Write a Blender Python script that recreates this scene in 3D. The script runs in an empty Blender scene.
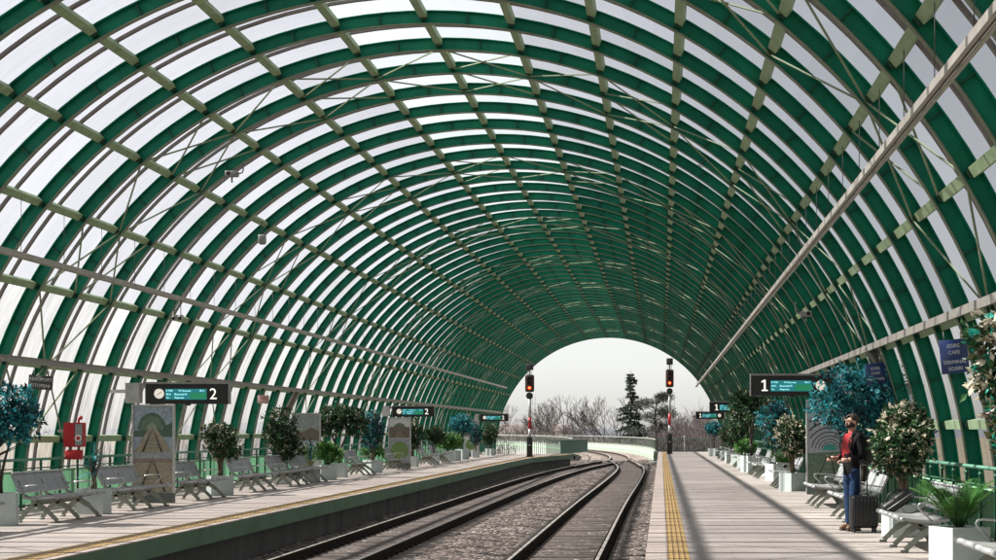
import bpy, bmesh, math, random
from mathutils import Vector, Matrix
random.seed(7)
S = bpy.context.scene
COL = S.collection
PI = math.pi
rad = math.radians

# ------------------------------------------------------------------ materials
def newmat(name):
    m = bpy.data.materials.new(name); m.use_nodes = True
    nt = m.node_tree; b = nt.nodes['Principled BSDF']
    return m, nt, b

def N(nt, t, **kw):
    n = nt.nodes.new(t)
    for k, v in kw.items():
        if k in n.inputs: n.inputs[k].default_value = v
        else: setattr(n, k, v)
    return n

def coords(nt, scale=(1, 1, 1), kind='Object'):
    tc = N(nt, 'ShaderNodeTexCoord'); mp = N(nt, 'ShaderNodeMapping')
    mp.inputs['Scale'].default_value = scale
    nt.links.new(tc.outputs[kind], mp.inputs['Vector'])
    return mp.outputs['Vector']

def world_pos(nt, scale=(1, 1, 1)):
    g = N(nt, 'ShaderNodeNewGeometry'); mp = N(nt, 'ShaderNodeMapping')
    mp.inputs['Scale'].default_value = scale
    nt.links.new(g.outputs['Position'], mp.inputs['Vector'])
    return mp.outputs['Vector']

def ramp(nt, fac, stops):
    r = N(nt, 'ShaderNodeValToRGB')
    el = r.color_ramp.elements
    while len(el) < len(stops): el.new(0.5)
    for e, (p, c) in zip(el, stops):
        e.position = p; e.color = (*c, 1)
    nt.links.new(fac, r.inputs['Fac'])
    return r.outputs['Color']

def mat(name, col, rough=0.6, metal=0.0, var=0.18, scale=6.0, bump=0.0, bscale=60.0, spec=0.5, stretch=(1, 1, 1)):
    """painted / plain surface with a soft worn variation"""
    m, nt, b = newmat(name)
    b.inputs['Roughness'].default_value = rough
    b.inputs['Metallic'].default_value = metal
    b.inputs['Specular IOR Level'].default_value = spec
    v = world_pos(nt, stretch)
    n = N(nt, 'ShaderNodeTexNoise', Scale=scale, Detail=6.0, Roughness=0.65)
    nt.links.new(v, n.inputs['Vector'])
    lo = tuple(max(0, c * (1 - var)) for c in col); hi = tuple(min(1, c * (1 + var)) for c in col)
    c = ramp(nt, n.outputs['Fac'], [(0.3, lo), (0.7, hi)])
    nt.links.new(c, b.inputs['Base Color'])
    if bump:
        n2 = N(nt, 'ShaderNodeTexNoise', Scale=bscale, Detail=4.0)
        nt.links.new(v, n2.inputs['Vector'])
        bp = N(nt, 'ShaderNodeBump', Strength=bump, Distance=0.02)
        nt.links.new(n2.outputs['Fac'], bp.inputs['Height'])
        nt.links.new(bp.outputs['Normal'], b.inputs['Normal'])
    return m

def leafmat(name, col, trans=0.35, rough=0.45):
    m, nt, b = newmat(name)
    v = world_pos(nt)
    n = N(nt, 'ShaderNodeTexNoise', Scale=14.0, Detail=2.0); nt.links.new(v, n.inputs['Vector'])
    lo = tuple(c * 0.6 for c in col); hi = tuple(min(1, c * 1.4) for c in col)
    c = ramp(nt, n.outputs['Fac'], [(0.3, lo), (0.7, hi)])
    nt.links.new(c, b.inputs['Base Color'])
    b.inputs['Roughness'].default_value = rough
    t = N(nt, 'ShaderNodeBsdfTranslucent'); nt.links.new(c, t.inputs['Color'])
    mx = N(nt, 'ShaderNodeMixShader', Fac=trans)
    nt.links.new(b.outputs[0], mx.inputs[1]); nt.links.new(t.outputs[0], mx.inputs[2])
    nt.links.new(mx.outputs[0], nt.nodes['Material Output'].inputs['Surface'])
    return m

def panemat(name, clear, tint, scat, scol, dirt=0.35):
    """translucent roof sheet: part clear, part milky, with streaks of grime and a slightly different tint each bay"""
    m, nt, b = newmat(name)
    pos = world_pos(nt)
    sep = N(nt, 'ShaderNodeSeparateXYZ'); nt.links.new(pos, sep.inputs[0])
    d = N(nt, 'ShaderNodeMath', operation='MULTIPLY'); d.inputs[1].default_value = 0.5
    nt.links.new(sep.outputs['Y'], d.inputs[0])
    fl = N(nt, 'ShaderNodeMath', operation='FLOOR'); nt.links.new(d.outputs[0], fl.inputs[0])
    oi = N(nt, 'ShaderNodeObjectInfo'); cb = N(nt, 'ShaderNodeCombineXYZ'); nt.links.new(fl.outputs[0], cb.inputs[0]); nt.links.new(oi.outputs['Random'], cb.inputs[1])
    wn = N(nt, 'ShaderNodeTexWhiteNoise', noise_dimensions='2D'); nt.links.new(cb.outputs[0], wn.inputs['Vector'])
    st = N(nt, 'ShaderNodeMapping'); st.inputs['Scale'].default_value = (0.7, 5.0, 0.7); nt.links.new(pos, st.inputs['Vector'])
    nz = N(nt, 'ShaderNodeTexNoise', Scale=1.6, Detail=7.0, Roughness=0.7); nt.links.new(st.outputs[0], nz.inputs['Vector'])
    gr = N(nt, 'ShaderNodeMapRange'); gr.inputs['From Min'].default_value = 0.35; gr.inputs['From Max'].default_value = 0.75
    gr.inputs['To Min'].default_value = 0.0; gr.inputs['To Max'].default_value = dirt
    nt.links.new(nz.outputs['Fac'], gr.inputs['Value'])
    bay = N(nt, 'ShaderNodeMapRange'); bay.inputs['To Min'].default_value = 0.86; bay.inputs['To Max'].default_value = 1.08
    nt.links.new(wn.outputs['Value'], bay.inputs['Value'])
    tc = N(nt, 'ShaderNodeVectorMath', operation='SCALE'); tc.inputs[0].default_value = tuple(clear * t for t in tint)
    nt.links.new(bay.outputs[0], tc.inputs['Scale'])
    tr = N(nt, 'ShaderNodeBsdfTransparent'); nt.links.new(tc.outputs[0], tr.inputs['Color'])
    tl = N(nt, 'ShaderNodeBsdfTranslucent'); tl.inputs['Color'].default_value = (*scol, 1)
    gl = N(nt, 'ShaderNodeBsdfGlossy', Roughness=0.25); gl.inputs['Color'].default_value = (0.6, 0.6, 0.6, 1)
    fac = N(nt, 'ShaderNodeMath', operation='ADD'); fac.inputs[1].default_value = scat; nt.links.new(gr.outputs[0], fac.inputs[0])
    m1 = N(nt, 'ShaderNodeMixShader'); nt.links.new(fac.outputs[0], m1.inputs[0])
    nt.links.new(tr.outputs[0], m1.inputs[1]); nt.links.new(tl.outputs[0], m1.inputs[2])
    m2 = N(nt, 'ShaderNodeMixShader', Fac=0.05); nt.links.new(m1.outputs[0], m2.inputs[1]); nt.links.new(gl.outputs[0], m2.inputs[2])
    nt.links.new(m2.outputs[0], nt.nodes['Material Output'].inputs['Surface'])
    return m

def emat(name, col, strength):
    m, nt, b = newmat(name)
    b.inputs['Base Color'].default_value = (*[c * 0.3 for c in col], 1)
    b.inputs['Emission Color'].default_value = (*col, 1)
    b.inputs['Emission Strength'].default_value = strength
    return m

M = {}
M['green'] = mat('arch_green_paint', (0.003, 0.165, 0.098), 0.5, var=0.22, scale=3, spec=0.2)
M['flange'] = mat('flange_bounce_olive', (0.17, 0.20, 0.14), 0.5, var=0.2, scale=4)  # green-painted flange; bounce light from the platforms is put into this olive-grey colour
M['purlin'] = mat('purlin_sage_paint', (0.27, 0.37, 0.22), 0.55, var=0.22, scale=5, spec=0.25)
M['bar'] = mat('glazing_bar_brown', (0.17, 0.15, 0.14), 0.6, var=0.2)
M['bolt'] = mat('bolt_dark_green', (0.008, 0.05, 0.028), 0.5)
M['brace'] = mat('brace_sage_paint', (0.22, 0.27, 0.18), 0.65, spec=0.2)
M['pane_clear'] = panemat('skylight_sheet', 0.90, (0.97, 1.0, 1.0), 0.08, (0.85, 0.88, 0.9), 0.05)
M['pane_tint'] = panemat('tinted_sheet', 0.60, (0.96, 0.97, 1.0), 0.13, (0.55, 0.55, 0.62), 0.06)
M['pane_wall'] = panemat('wall_sheet', 0.80, (0.99, 0.98, 0.98), 0.06, (0.36, 0.355, 0.37), 0.46)
M['pane_green'] = panemat('pale_green_sheet', 0.48, (0.72, 0.97, 0.80), 0.45, (0.30, 0.50, 0.37), 0.2)
M['tray'] = mat('tray_galvanised', (0.42, 0.39, 0.35), 0.45, 0.25, var=0.2, scale=3)
M['tray_dark'] = mat('tray_slot', (0.10, 0.08, 0.065), 0.7)
M['rail_grey'] = mat('conduit_grey', (0.30, 0.28, 0.25), 0.5, 0.3)
M['wire'] = mat('wire_dark', (0.08, 0.08, 0.08), 0.5, 0.5)
M['handrail'] = mat('handrail_green', (0.10, 0.26, 0.18), 0.4)
M['postgreen'] = mat('post_green', (0.01, 0.09, 0.045), 0.45)
M['bench'] = mat('bench_metal', (0.34, 0.345, 0.355), 0.42, 0.2, var=0.1, scale=9)
M['bench_seat'] = mat('bench_seat_metal', (0.34, 0.34, 0.335), 0.42, 0.2, var=0.12, scale=9)
M['bench_leg'] = mat('bench_leg_cast', (0.24, 0.26, 0.225), 0.45, 0.3, var=0.15)
M['chrome'] = mat('arm_metal', (0.45, 0.45, 0.44), 0.35, 0.8, var=0.05)
M['planter'] = mat('planter_white', (0.42, 0.475, 0.46), 0.45, var=0.08, scale=8)
M['soil'] = mat('soil', (0.05, 0.035, 0.025), 0.95, var=0.4, scale=40)
M['bark'] = mat('bark', (0.13, 0.09, 0.06), 0.9, var=0.4, scale=25, bump=0.4)
M['barkdark'] = mat('bark_dark', (0.045, 0.035, 0.028), 0.9, var=0.4, scale=25)
M['lf_dark'] = leafmat('leaf_dark', (0.018, 0.055, 0.022))
M['lf_mid'] = leafmat('leaf_mid', (0.045, 0.125, 0.04))
M['lf_olive'] = leafmat('leaf_olive', (0.10, 0.10, 0.035))
M['lf_cream'] = leafmat('leaf_cream', (0.64, 0.58, 0.45), 0.3)
M['lf_teal'] = leafmat('leaf_teal', (0.022, 0.245, 0.275), 0.42)
M['lf_teal2'] = leafmat('leaf_teal_pale', (0.09, 0.42, 0.47), 0.4)
M['lf_tealdk'] = leafmat('leaf_teal_dark', (0.008, 0.05, 0.06), 0.3)
M['lf_light'] = leafmat('leaf_light', (0.13, 0.27, 0.05), 0.4)
M['lf_palm'] = leafmat('leaf_palm', (0.07, 0.22, 0.05), 0.35)
M['lf_turq'] = leafmat('leaf_turquoise', (0.03, 0.38, 0.29), 0.35)
M['lf_brown'] = leafmat('leaf_brown', (0.10, 0.06, 0.045), 0.25)
M['black'] = mat('black_plastic', (0.014, 0.014, 0.015), 0.4, var=0.2)
M['frame_grey'] = mat('frame_grey', (0.28, 0.28, 0.27), 0.45, 0.4)
M['lightgrey'] = mat('light_grey', (0.48, 0.48, 0.47), 0.5, 0.2)
M['screen'] = emat('screen_teal', (0.01, 0.13, 0.14), 0.5)
M['screen_green'] = emat('screen_green', (0.012, 0.16, 0.07), 0.45)
M['screen_text'] = emat('screen_text', (0.35, 0.75, 0.85), 0.7)
M['white_text'] = emat('lit_number', (0.85, 0.83, 0.75), 0.45)
M['clockface'] = emat('clock_face', (0.85, 0.80, 0.68), 0.30)
M['white'] = mat('white_paint', (0.78, 0.78, 0.76), 0.5, var=0.06)
M['parapet'] = mat('parapet_white', (0.25, 0.29, 0.245), 0.6, var=0.08)
M['parapet_green'] = mat('parapet_green', (0.30, 0.55, 0.35), 0.6, var=0.1)
M['picket'] = mat('picket_paint', (0.30, 0.33, 0.29), 0.5, var=0.08)
M['picket_dk'] = mat('picket_grey_green', (0.14, 0.24, 0.20), 0.5, var=0.1)
M['red'] = mat('red_paint', (0.42, 0.012, 0.018), 0.4, var=0.12)
M['redlamp'] = emat('red_lamp', (1.0, 0.09, 0.02), 3.5)
M['redhalo'] = emat('red_lens', (0.8, 0.03, 0.01), 1.2)
M['darklens'] = mat('dark_lens', (0.02, 0.012, 0.012), 0.2)
M['signalred'] = mat('signal_backboard', (0.055, 0.022, 0.018), 0.55)
M['mast'] = mat('mast_grey', (0.50, 0.50, 0.49), 0.5, 0.2)
M['greenlens'] = mat('green_lens', (0.03, 0.08, 0.04), 0.2)
M['navy'] = mat('navy_sign', (0.025, 0.05, 0.17), 0.4)
M['charcoal'] = mat('charcoal_sign', (0.05, 0.05, 0.055), 0.5)
M['pinkish'] = mat('pink_notice', (0.55, 0.35, 0.33), 0.6)
M['glass'] = mat('glass_dark', (0.25, 0.27, 0.27), 0.1, var=0.3)

# --- floor, ballast, ground
def floor_mat():
    m, nt, b = newmat('platform_concrete')
    v = world_pos(nt)
    br = N(nt, 'ShaderNodeTexBrick', Scale=1.0)
    br.inputs['Color1'].default_value = (0.43, 0.385, 0.36, 1); br.inputs['Color2'].default_value = (0.385, 0.345, 0.322, 1)
    br.inputs['Mortar'].default_value = (0.33, 0.28, 0.255, 1)
    br.inputs['Mortar Size'].default_value = 0.008; br.inputs['Brick Width'].default_value = 0.6; br.inputs['Row Height'].default_value = 0.3
    nt.links.new(v, br.inputs['Vector'])
    n = N(nt, 'ShaderNodeTexNoise', Scale=0.9, Detail=9.0, Roughness=0.7); nt.links.new(v, n.inputs['Vector'])
    c = ramp(nt, n.outputs['Fac'], [(0.28, (0.62, 0.60, 0.58)), (0.62, (1.0, 1.0, 1.0))])
    mx = N(nt, 'ShaderNodeMix', data_type='RGBA', blend_type='MULTIPLY'); mx.inputs['Factor'].default_value = 0.7
    nt.links.new(br.outputs['Color'], mx.inputs['A']); nt.links.new(c, mx.inputs['B'])
    vo = N(nt, 'ShaderNodeTexVoronoi', Scale=2.3); nt.links.new(v, vo.inputs['Vector'])
    sp_ = ramp(nt, vo.outputs['Distance'], [(0.035, (0.55, 0.53, 0.52)), (0.075, (1, 1, 1))])
    n3 = N(nt, 'ShaderNodeTexNoise', Scale=0.28, Detail=4.0); nt.links.new(v, n3.inputs['Vector'])
    st_ = ramp(nt, n3.outputs['Fac'], [(0.38, (0.82, 0.80, 0.79)), (0.58, (1, 1, 1))])
    m3 = N(nt, 'ShaderNodeMix', data_type='RGBA', blend_type='MULTIPLY'); m3.inputs['Factor'].default_value = 0.8
    nt.links.new(sp_, m3.inputs['A']); nt.links.new(st_, m3.inputs['B'])
    m4 = N(nt, 'ShaderNodeMix', data_type='RGBA', blend_type='MULTIPLY'); m4.inputs['Factor'].default_value = 1.0
    nt.links.new(mx.outputs['Result'], m4.inputs['A']); nt.links.new(m3.outputs['Result'], m4.inputs['B'])
    nt.links.new(m4.outputs['Result'], b.inputs['Base Color'])
    b.inputs['Roughness'].default_value = 0.6
    return m
M['floor'] = floor_mat()
M['coping'] = mat('coping_concrete', (0.43, 0.36, 0.32), 0.7, var=0.15, scale=2.5, bump=0.1)
M['fascia'] = mat('fascia_green', (0.085, 0.175, 0.10), 0.6, var=0.25, scale=1.4)
M['wallconc'] = mat('platform_wall_concrete', (0.11, 0.105, 0.10), 0.85, var=0.35, scale=1.2, bump=0.3, stretch=(1, 1, 0.3))

def tactile_mat():
    m, nt, b = newmat('tactile_yellow')
    v = world_pos(nt)
    sp = N(nt, 'ShaderNodeSeparateXYZ'); nt.links.new(v, sp.inputs[0])
    def wave(out, k):
        a = N(nt, 'ShaderNodeMath', operation='MULTIPLY'); a.inputs[1].default_value = k; nt.links.new(out, a.inputs[0])
        s = N(nt, 'ShaderNodeMath', operation='SINE'); nt.links.new(a.outputs[0], s.inputs[0]); return s.outputs[0]
    p = N(nt, 'ShaderNodeMath', operation='MAXIMUM')
    nt.links.new(wave(sp.outputs['X'], 2 * PI / 0.068), p.inputs[0]); nt.links.new(wave(sp.outputs['Y'], 2 * PI / 0.30), p.inputs[1])
    c = ramp(nt, p.outputs[0], [(0.25, (0.55, 0.37, 0.14)), (0.6, (0.42, 0.27, 0.10)), (0.92, (0.17, 0.10, 0.04))])
    n = N(nt, 'ShaderNodeTexNoise', Scale=3.0, Detail=6.0); nt.links.new(v, n.inputs['Vector'])
    c2 = ramp(nt, n.outputs['Fac'], [(0.3, (0.7, 0.68, 0.66)), (0.65, (1, 1, 1))])
    mx = N(nt, 'ShaderNodeMix', data_type='RGBA', blend_type='MULTIPLY'); mx.inputs['Factor'].default_value = 1.0
    nt.links.new(c, mx.inputs['A']); nt.links.new(c2, mx.inputs['B'])
    nt.links.new(mx.outputs['Result'], b.inputs['Base Color']); b.inputs['Roughness'].default_value = 0.6
    bp = N(nt, 'ShaderNodeBump', Strength=0.5, Distance=0.01); nt.links.new(p.outputs[0], bp.inputs['Height'])
    nt.links.new(bp.outputs['Normal'], b.inputs['Normal'])
    return m
M['tactile'] = tactile_mat()

def ballast_mat():
    m, nt, b = newmat('ballast_stones')
    v = world_pos(nt)
    vo = N(nt, 'ShaderNodeTexVoronoi', Scale=13.0); nt.links.new(v, vo.inputs['Vector'])
    sp = N(nt, 'ShaderNodeSeparateColor'); nt.links.new(vo.outputs['Color'], sp.inputs[0])
    c = ramp(nt, sp.outputs[0], [(0.0, (0.04, 0.032, 0.028)), (0.4, (0.115, 0.095, 0.085)), (0.75, (0.27, 0.22, 0.195)), (1.0, (0.58, 0.50, 0.45))])
    n = N(nt, 'ShaderNodeTexNoise', Scale=0.5, Detail=5.0); nt.links.new(v, n.inputs['Vector'])
    c2 = ramp(nt, n.outputs['Fac'], [(0.3, (0.65, 0.6, 0.55)), (0.7, (1, 1, 1))])
    mx = N(nt, 'ShaderNodeMix', data_type='RGBA', blend_type='MULTIPLY'); mx.inputs['Factor'].default_value = 1.0
    nt.links.new(c, mx.inputs['A']); nt.links.new(c2, mx.inputs['B'])
    nt.links.new(mx.outputs['Result'], b.inputs['Base Color']); b.inputs['Roughness'].default_value = 0.9
    inv = N(nt, 'ShaderNodeMath', operation='SUBTRACT'); inv.inputs[0].default_value = 1.0; nt.links.new(vo.outputs['Distance'], inv.inputs[1])
    bp = N(nt, 'ShaderNodeBump', Strength=1.0, Distance=0.06); nt.links.new(inv.outputs[0], bp.inputs['Height'])
    nt.links.new(bp.outputs['Normal'], b.inputs['Normal'])
    return m
M['ballast'] = ballast_mat()
M['sleeper'] = mat('sleeper_concrete', (0.13, 0.108, 0.095), 0.85, var=0.3, scale=5)
M['rail_side'] = mat('rail_rust', (0.026, 0.018, 0.014), 0.85, var=0.3, spec=0.15)
M['rail_top'] = mat('rail_polished', (0.58, 0.52, 0.46), 0.35, 0.35, var=0.1)
M['deck'] = mat('viaduct_concrete', (0.30, 0.29, 0.27), 0.85, var=0.2, scale=1)
M['ground'] = mat('winter_grass', (0.12, 0.10, 0.06), 0.95, var=0.35, scale=0.08)
M['hill'] = mat('far_hill', (0.07, 0.08, 0.10), 0.95, var=0.2, scale=0.01)
M['twig'] = mat('bare_twigs', (0.085, 0.074, 0.068), 0.9, var=0.3)
M['twigp'] = mat('thicket_twigs', (0.098, 0.078, 0.080), 0.9, var=0.3, scale=0.4)
M['needle'] = leafmat('spruce_needles', (0.028, 0.045, 0.030), 0.15, 0.8)
M['needle2'] = leafmat('pine_needles', (0.05, 0.06, 0.042), 0.15, 0.8)
M['roofdark'] = mat('roof_grey', (0.13, 0.105, 0.10), 0.8)
M['housewall'] = mat('house_wall', (0.33, 0.29, 0.27), 0.8)
M['skin'] = mat('skin', (0.46, 0.27, 0.20), 0.5, var=0.08, scale=30)
M['hair'] = mat('hair_brown', (0.028, 0.016, 0.011), 0.6, var=0.35, scale=60)
M['jacket'] = mat('jacket_black', (0.009, 0.008, 0.009), 0.85, spec=0.15, var=0.25, scale=14, bump=0.3, bscale=18)
M['redcloth'] = mat('red_cloth', (0.36, 0.011, 0.018), 0.6, var=0.2, scale=14, bump=0.3, bscale=18)
M['jeans'] = mat('blue_denim', (0.016, 0.036, 0.082), 0.9, spec=0.15, var=0.3, scale=12, bump=0.3, bscale=22)
M['boot'] = mat('brown_leather', (0.14, 0.07, 0.035), 0.5, var=0.25, scale=20)
M['luggage'] = mat('luggage_black', (0.016, 0.016, 0.017), 0.42, var=0.2, bump=0.15, bscale=120)
M['eye'] = mat('eye_dark', (0.02, 0.015, 0.012), 0.2)

# picture colours for the posters
def flat(name, c): M[name] = mat(name, tuple(.95 * q for q in c), 0.5, var=0.32, scale=17)
flat('p_sky', (0.30, 0.37, 0.44)); flat('p_sky2', (0.38, 0.43, 0.44)); flat('p_dome', (0.075, 0.13, 0.09)); flat('p_dome2', (0.13, 0.19, 0.13))
flat('p_dome3', (0.24, 0.30, 0.22)); flat('p_sand', (0.32, 0.28, 0.21)); flat('p_grass', (0.09, 0.10, 0.05)); flat('p_rail', (0.05, 0.04, 0.035))
flat('p_sleep', (0.20, 0.16, 0.11)); flat('p_grey', (0.30, 0.33, 0.34)); flat('p_white', (0.62, 0.63, 0.62)); flat('p_teal', (0.05, 0.30, 0.27))
flat('p_earth', (0.17, 0.135, 0.10)); flat('p_green', (0.17, 0.27, 0.08)); flat('p_base', (0.10, 0.12, 0.115)); flat('p_lav', (0.40, 0.42, 0.48)); flat('p_brick', (0.24, 0.19, 0.15))

# ------------------------------------------------------------------ mesh builder
class MB:
    def __init__(s): s.v = []; s.f = []; s.m = []; s.sm = []
    def add(s, vs, fs, mi=0, smooth=False, mtx=None):
        o = len(s.v)
        if mtx is not None: vs = [mtx @ Vector(p) for p in vs]
        s.v += [tuple(p) for p in vs]
        for f in fs:
            s.f.append([i + o for i in f]); s.m.append(mi); s.sm.append(smooth)
        return s
    def box(s, x0, x1, y0, y1, z0, z1, mi=0, mtx=None):
        vs = [(x0, y0, z0), (x1, y0, z0), (x1, y1, z0), (x0, y1, z0), (x0, y0, z1), (x1, y0, z1), (x1, y1, z1), (x0, y1, z1)]
        return s.add(vs, [(0, 3, 2, 1), (4, 5, 6, 7), (0, 1, 5, 4), (1, 2, 6, 5), (2, 3, 7, 6), (3, 0, 4, 7)], mi, False, mtx)
    def rbox(s, x0, x1, y0, y1, z0, z1, r=0.02, seg=3, mi=0, mtx=None):
        bm = bmesh.new(); bmesh.ops.create_cube(bm, size=1)
        for v in bm.verts:
            v.co = Vector(((x0 + x1) / 2 + v.co.x * (x1 - x0), (y0 + y1) / 2 + v.co.y * (y1 - y0), (z0 + z1) / 2 + v.co.z * (z1 - z0)))
        bmesh.ops.bevel(bm, geom=bm.edges[:], offset=r, segments=seg, affect='EDGES', profile=0.5)
        bm.verts.index_update()
        s.add([v.co.copy() for v in bm.verts], [[v.index for v in f.verts] for f in bm.faces], mi, True, mtx)
        bm.free(); return s
    def tube(s, pts, r, n=8, mi=0, smooth=True, mtx=None, cap=True):
        pts = [Vector(p) for p in pts]; rs = r if isinstance(r, (list, tuple)) else [r] * len(pts)
        vs = []; prev = None
        for i, p in enumerate(pts):
            t = (pts[min(i + 1, len(pts) - 1)] - pts[max(i - 1, 0)])
            if t.length < 1e-9: t = Vector((0, 0, 1))
            t.normalize()
            if prev is None:
                a = Vector((0, 0, 1)) if abs(t.z) < 0.9 else Vector((1, 0, 0))
                u = t.cross(a).normalized()
            else:
                u = (prev - t * prev.dot(t))
                u = u.normalized() if u.length > 1e-6 else t.orthogonal().normalized()
            prev = u; w = t.cross(u)
            for k in range(n):
                a = 2 * PI * k / n
                vs.append(p + (u * math.cos(a) + w * math.sin(a)) * rs[i])
        fs = []
        for i in range(len(pts) - 1):
            for k in range(n):
                k2 = (k + 1) % n
                fs.append((i * n + k, i * n + k2, (i + 1) * n + k2, (i + 1) * n + k))
        if cap:
            fs.append(tuple(range(n - 1, -1, -1))); fs.append(tuple((len(pts) - 1) * n + k for k in range(n)))
        return s.add(vs, fs, mi, smooth, mtx)
    def bar(s, a, b, w, h, mi=0, up=(0, 0, 1)):
        a = Vector(a); b = Vector(b); t = (b - a).normalized(); u = Vector(up)
        x = t.cross(u)
        if x.length < 1e-6: x = t.orthogonal()
        x.normalize(); z = x.cross(t)
        vs = []
        for p in (a, b):
            for i, j in ((-1, -1), (1, -1), (1, 1), (-1, 1)): vs.append(p + x * (i * w / 2) + z * (j * h / 2))
        return s.add(vs, [(0, 1, 2, 3), (7, 6, 5, 4), (0, 4, 5, 1), (1, 5, 6, 2), (2, 6, 7, 3), (3, 7, 4, 0)], mi)
    def sweep(s, pts, w, h, mi=0):
        """flat-topped section swept along a path in plan"""
        pts = [Vector(p) for p in pts]; vs = []; fs = []
        for i, p in enumerate(pts):
            t = pts[min(i + 1, len(pts) - 1)] - pts[max(i - 1, 0)]; t.z = 0; t.normalize(); x = Vector((t.y, -t.x, 0))
            vs += [p - x * w / 2, p + x * w / 2, p + x * w / 2 + Vector((0, 0, h)), p - x * w / 2 + Vector((0, 0, h))]
        for i in range(len(pts) - 1):
            for k in range(4):
                k2 = (k + 1) % 4; fs.append((i * 4 + k, i * 4 + k2, (i + 1) * 4 + k2, (i + 1) * 4 + k))
        fs += [(3, 2, 1, 0), tuple(len(vs) - 4 + k for k in range(4))]
        return s.add(vs, fs, mi)
    def disc(s, c, r, axis='y', n=24, t=0.01, mi=0, r2=None):
        vs = []; 
        for d in (-t / 2, t / 2):
            for k in range(n):
                a = 2 * PI * k / n; p = (math.cos(a) * r, math.sin(a) * (r2 or r))
                if axis == 'y': vs.append((c[0] + p[0], c[1] + d, c[2] + p[1]))
                elif axis == 'x': vs.append((c[0] + d, c[1] + p[0], c[2] + p[1]))
                else: vs.append((c[0] + p[0], c[1] + p[1], c[2] + d))
        fs = [tuple(range(n)), tuple(range(2 * n - 1, n - 1, -1))]
        fs += [(k, n + k, n + (k + 1) % n, (k + 1) % n) for k in range(n)]
        return s.add(vs, fs, mi)
    def sphere(s, c, r, mi=0, nu=14, nv=9, mtx=None):
        rx, ry, rz = r if isinstance(r, (list, tuple)) else (r, r, r)
        vs = [(c[0], c[1], c[2] - rz)]
        for j in range(1, nv):
            t = PI * j / nv - PI / 2
            for k in range(nu):
                a = 2 * PI * k / nu
                vs.append((c[0] + rx * math.cos(t) * math.cos(a), c[1] + ry * math.cos(t) * math.sin(a), c[2] + rz * math.sin(t)))
        vs.append((c[0], c[1], c[2] + rz)); top = len(vs) - 1; fs = []
        for k in range(nu):
            k2 = (k + 1) % nu
            fs.append((0, 1 + k2, 1 + k)); fs.append((top, top - nu + k, top - nu + k2))
            for j in range(nv - 2): fs.append((1 + j * nu + k, 1 + j * nu + k2, 1 + (j + 1) * nu + k2, 1 + (j + 1) * nu + k))
        return s.add(vs, fs, mi, True, mtx)
    def poly(s, pts, mi=0): return s.add(pts, [tuple(range(len(pts)))], mi)
    def leaf(s, p, d, n, L, W, mi=0):
        d = d.normalized(); x = d.cross(n)
        if x.length < 1e-5: x = d.orthogonal()
        x.normalize(); n2 = x.cross(d)
        m = p + d * L * 0.5 - n2 * W * 0.22
        return s.add([p, p + d * L * 0.45 + x * W / 2, p + d * L - n2 * L * 0.12, p + d * L * 0.45 - x * W / 2, m], [(0, 1, 4), (1, 2, 4), (2, 3, 4), (3, 0, 4)], mi)
    def text(s, txt, size, org, mi=0, align='LEFT', depth=0.002, mtx=None):
        """lettering standing in the XZ plane, facing -Y"""
        cu = bpy.data.curves.new('t', 'FONT'); cu.body = txt; cu.size = size; cu.align_x = align; cu.extrude = depth; cu.resolution_u = 2
        o = bpy.data.objects.new('t', cu); COL.objects.link(o)
        dg = bpy.context.evaluated_depsgraph_get(); me = bpy.data.meshes.new_from_object(o.evaluated_get(dg))
        R = Matrix.Translation(org) @ Matrix.Rotation(PI / 2, 4, 'X')
        s.add([R @ v.co for v in me.vertices], [list(p.vertices) for p in me.polygons], mi, False, mtx)
        bpy.data.objects.remove(o); bpy.data.curves.remove(cu); bpy.data.meshes.remove(me)
        return s
    def mesh(s, name, mats):
        me = bpy.data.meshes.new(name); me.from_pydata(s.v, [], s.f)
        for m in (mats if isinstance(mats, (list, tuple)) else [mats]): me.materials.append(m if not isinstance(m, str) else M[m])
        me.polygons.foreach_set('material_index', s.m); me.polygons.foreach_set('use_smooth', s.sm); me.update()
        return me
    def build(s, name, mats, parent=None, loc=None, label=None):
        o = bpy.data.objects.new(name, s.mesh(name, mats)); COL.objects.link(o)
        if parent is not None: o.parent = parent
        if loc is not None: o.location = loc
        if label: o['label'] = label
        return o

def inst(name, me, parent=None, loc=(0, 0, 0), rz=0, sc=None):
    o = bpy.data.objects.new(name, me); COL.objects.link(o)
    if parent is not None: o.parent = parent
    o.location = loc; o.rotation_euler = (0, 0, rz)
    if sc: o.scale = sc
    return o
def tag(o, label, cat, group=None):
    o['label'] = label; o['category'] = cat
    if group: o['group'] = group
    return o
def thing(name, label, cat, loc=(0, 0, 0), rz=0, group=None):
    o = bpy.data.objects.new(name, None); COL.objects.link(o); o.location = loc; o.rotation_euler = (0, 0, rz); o.empty_display_size = 0.2
    return tag(o, label, cat, group)
def struct(o): o['kind'] = 'structure'; return o
KIDS = {}
def copy_tree(o, parent=None):
    c = o.copy(); COL.objects.link(c)
    if parent is not None: c.parent = parent
    for ch in list(o.children): copy_tree(ch, c)
    return c
def place(proto, used, loc, rz, label, group=None, sc=None):
    o = proto if not used else copy_tree(proto)
    o.location = loc; o.rotation_euler = (0, 0, rz); o['label'] = label
    if sc: o.scale = (sc, sc, sc) if not isinstance(sc, tuple) else sc
    if group: o['group'] = group
    return o

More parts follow.
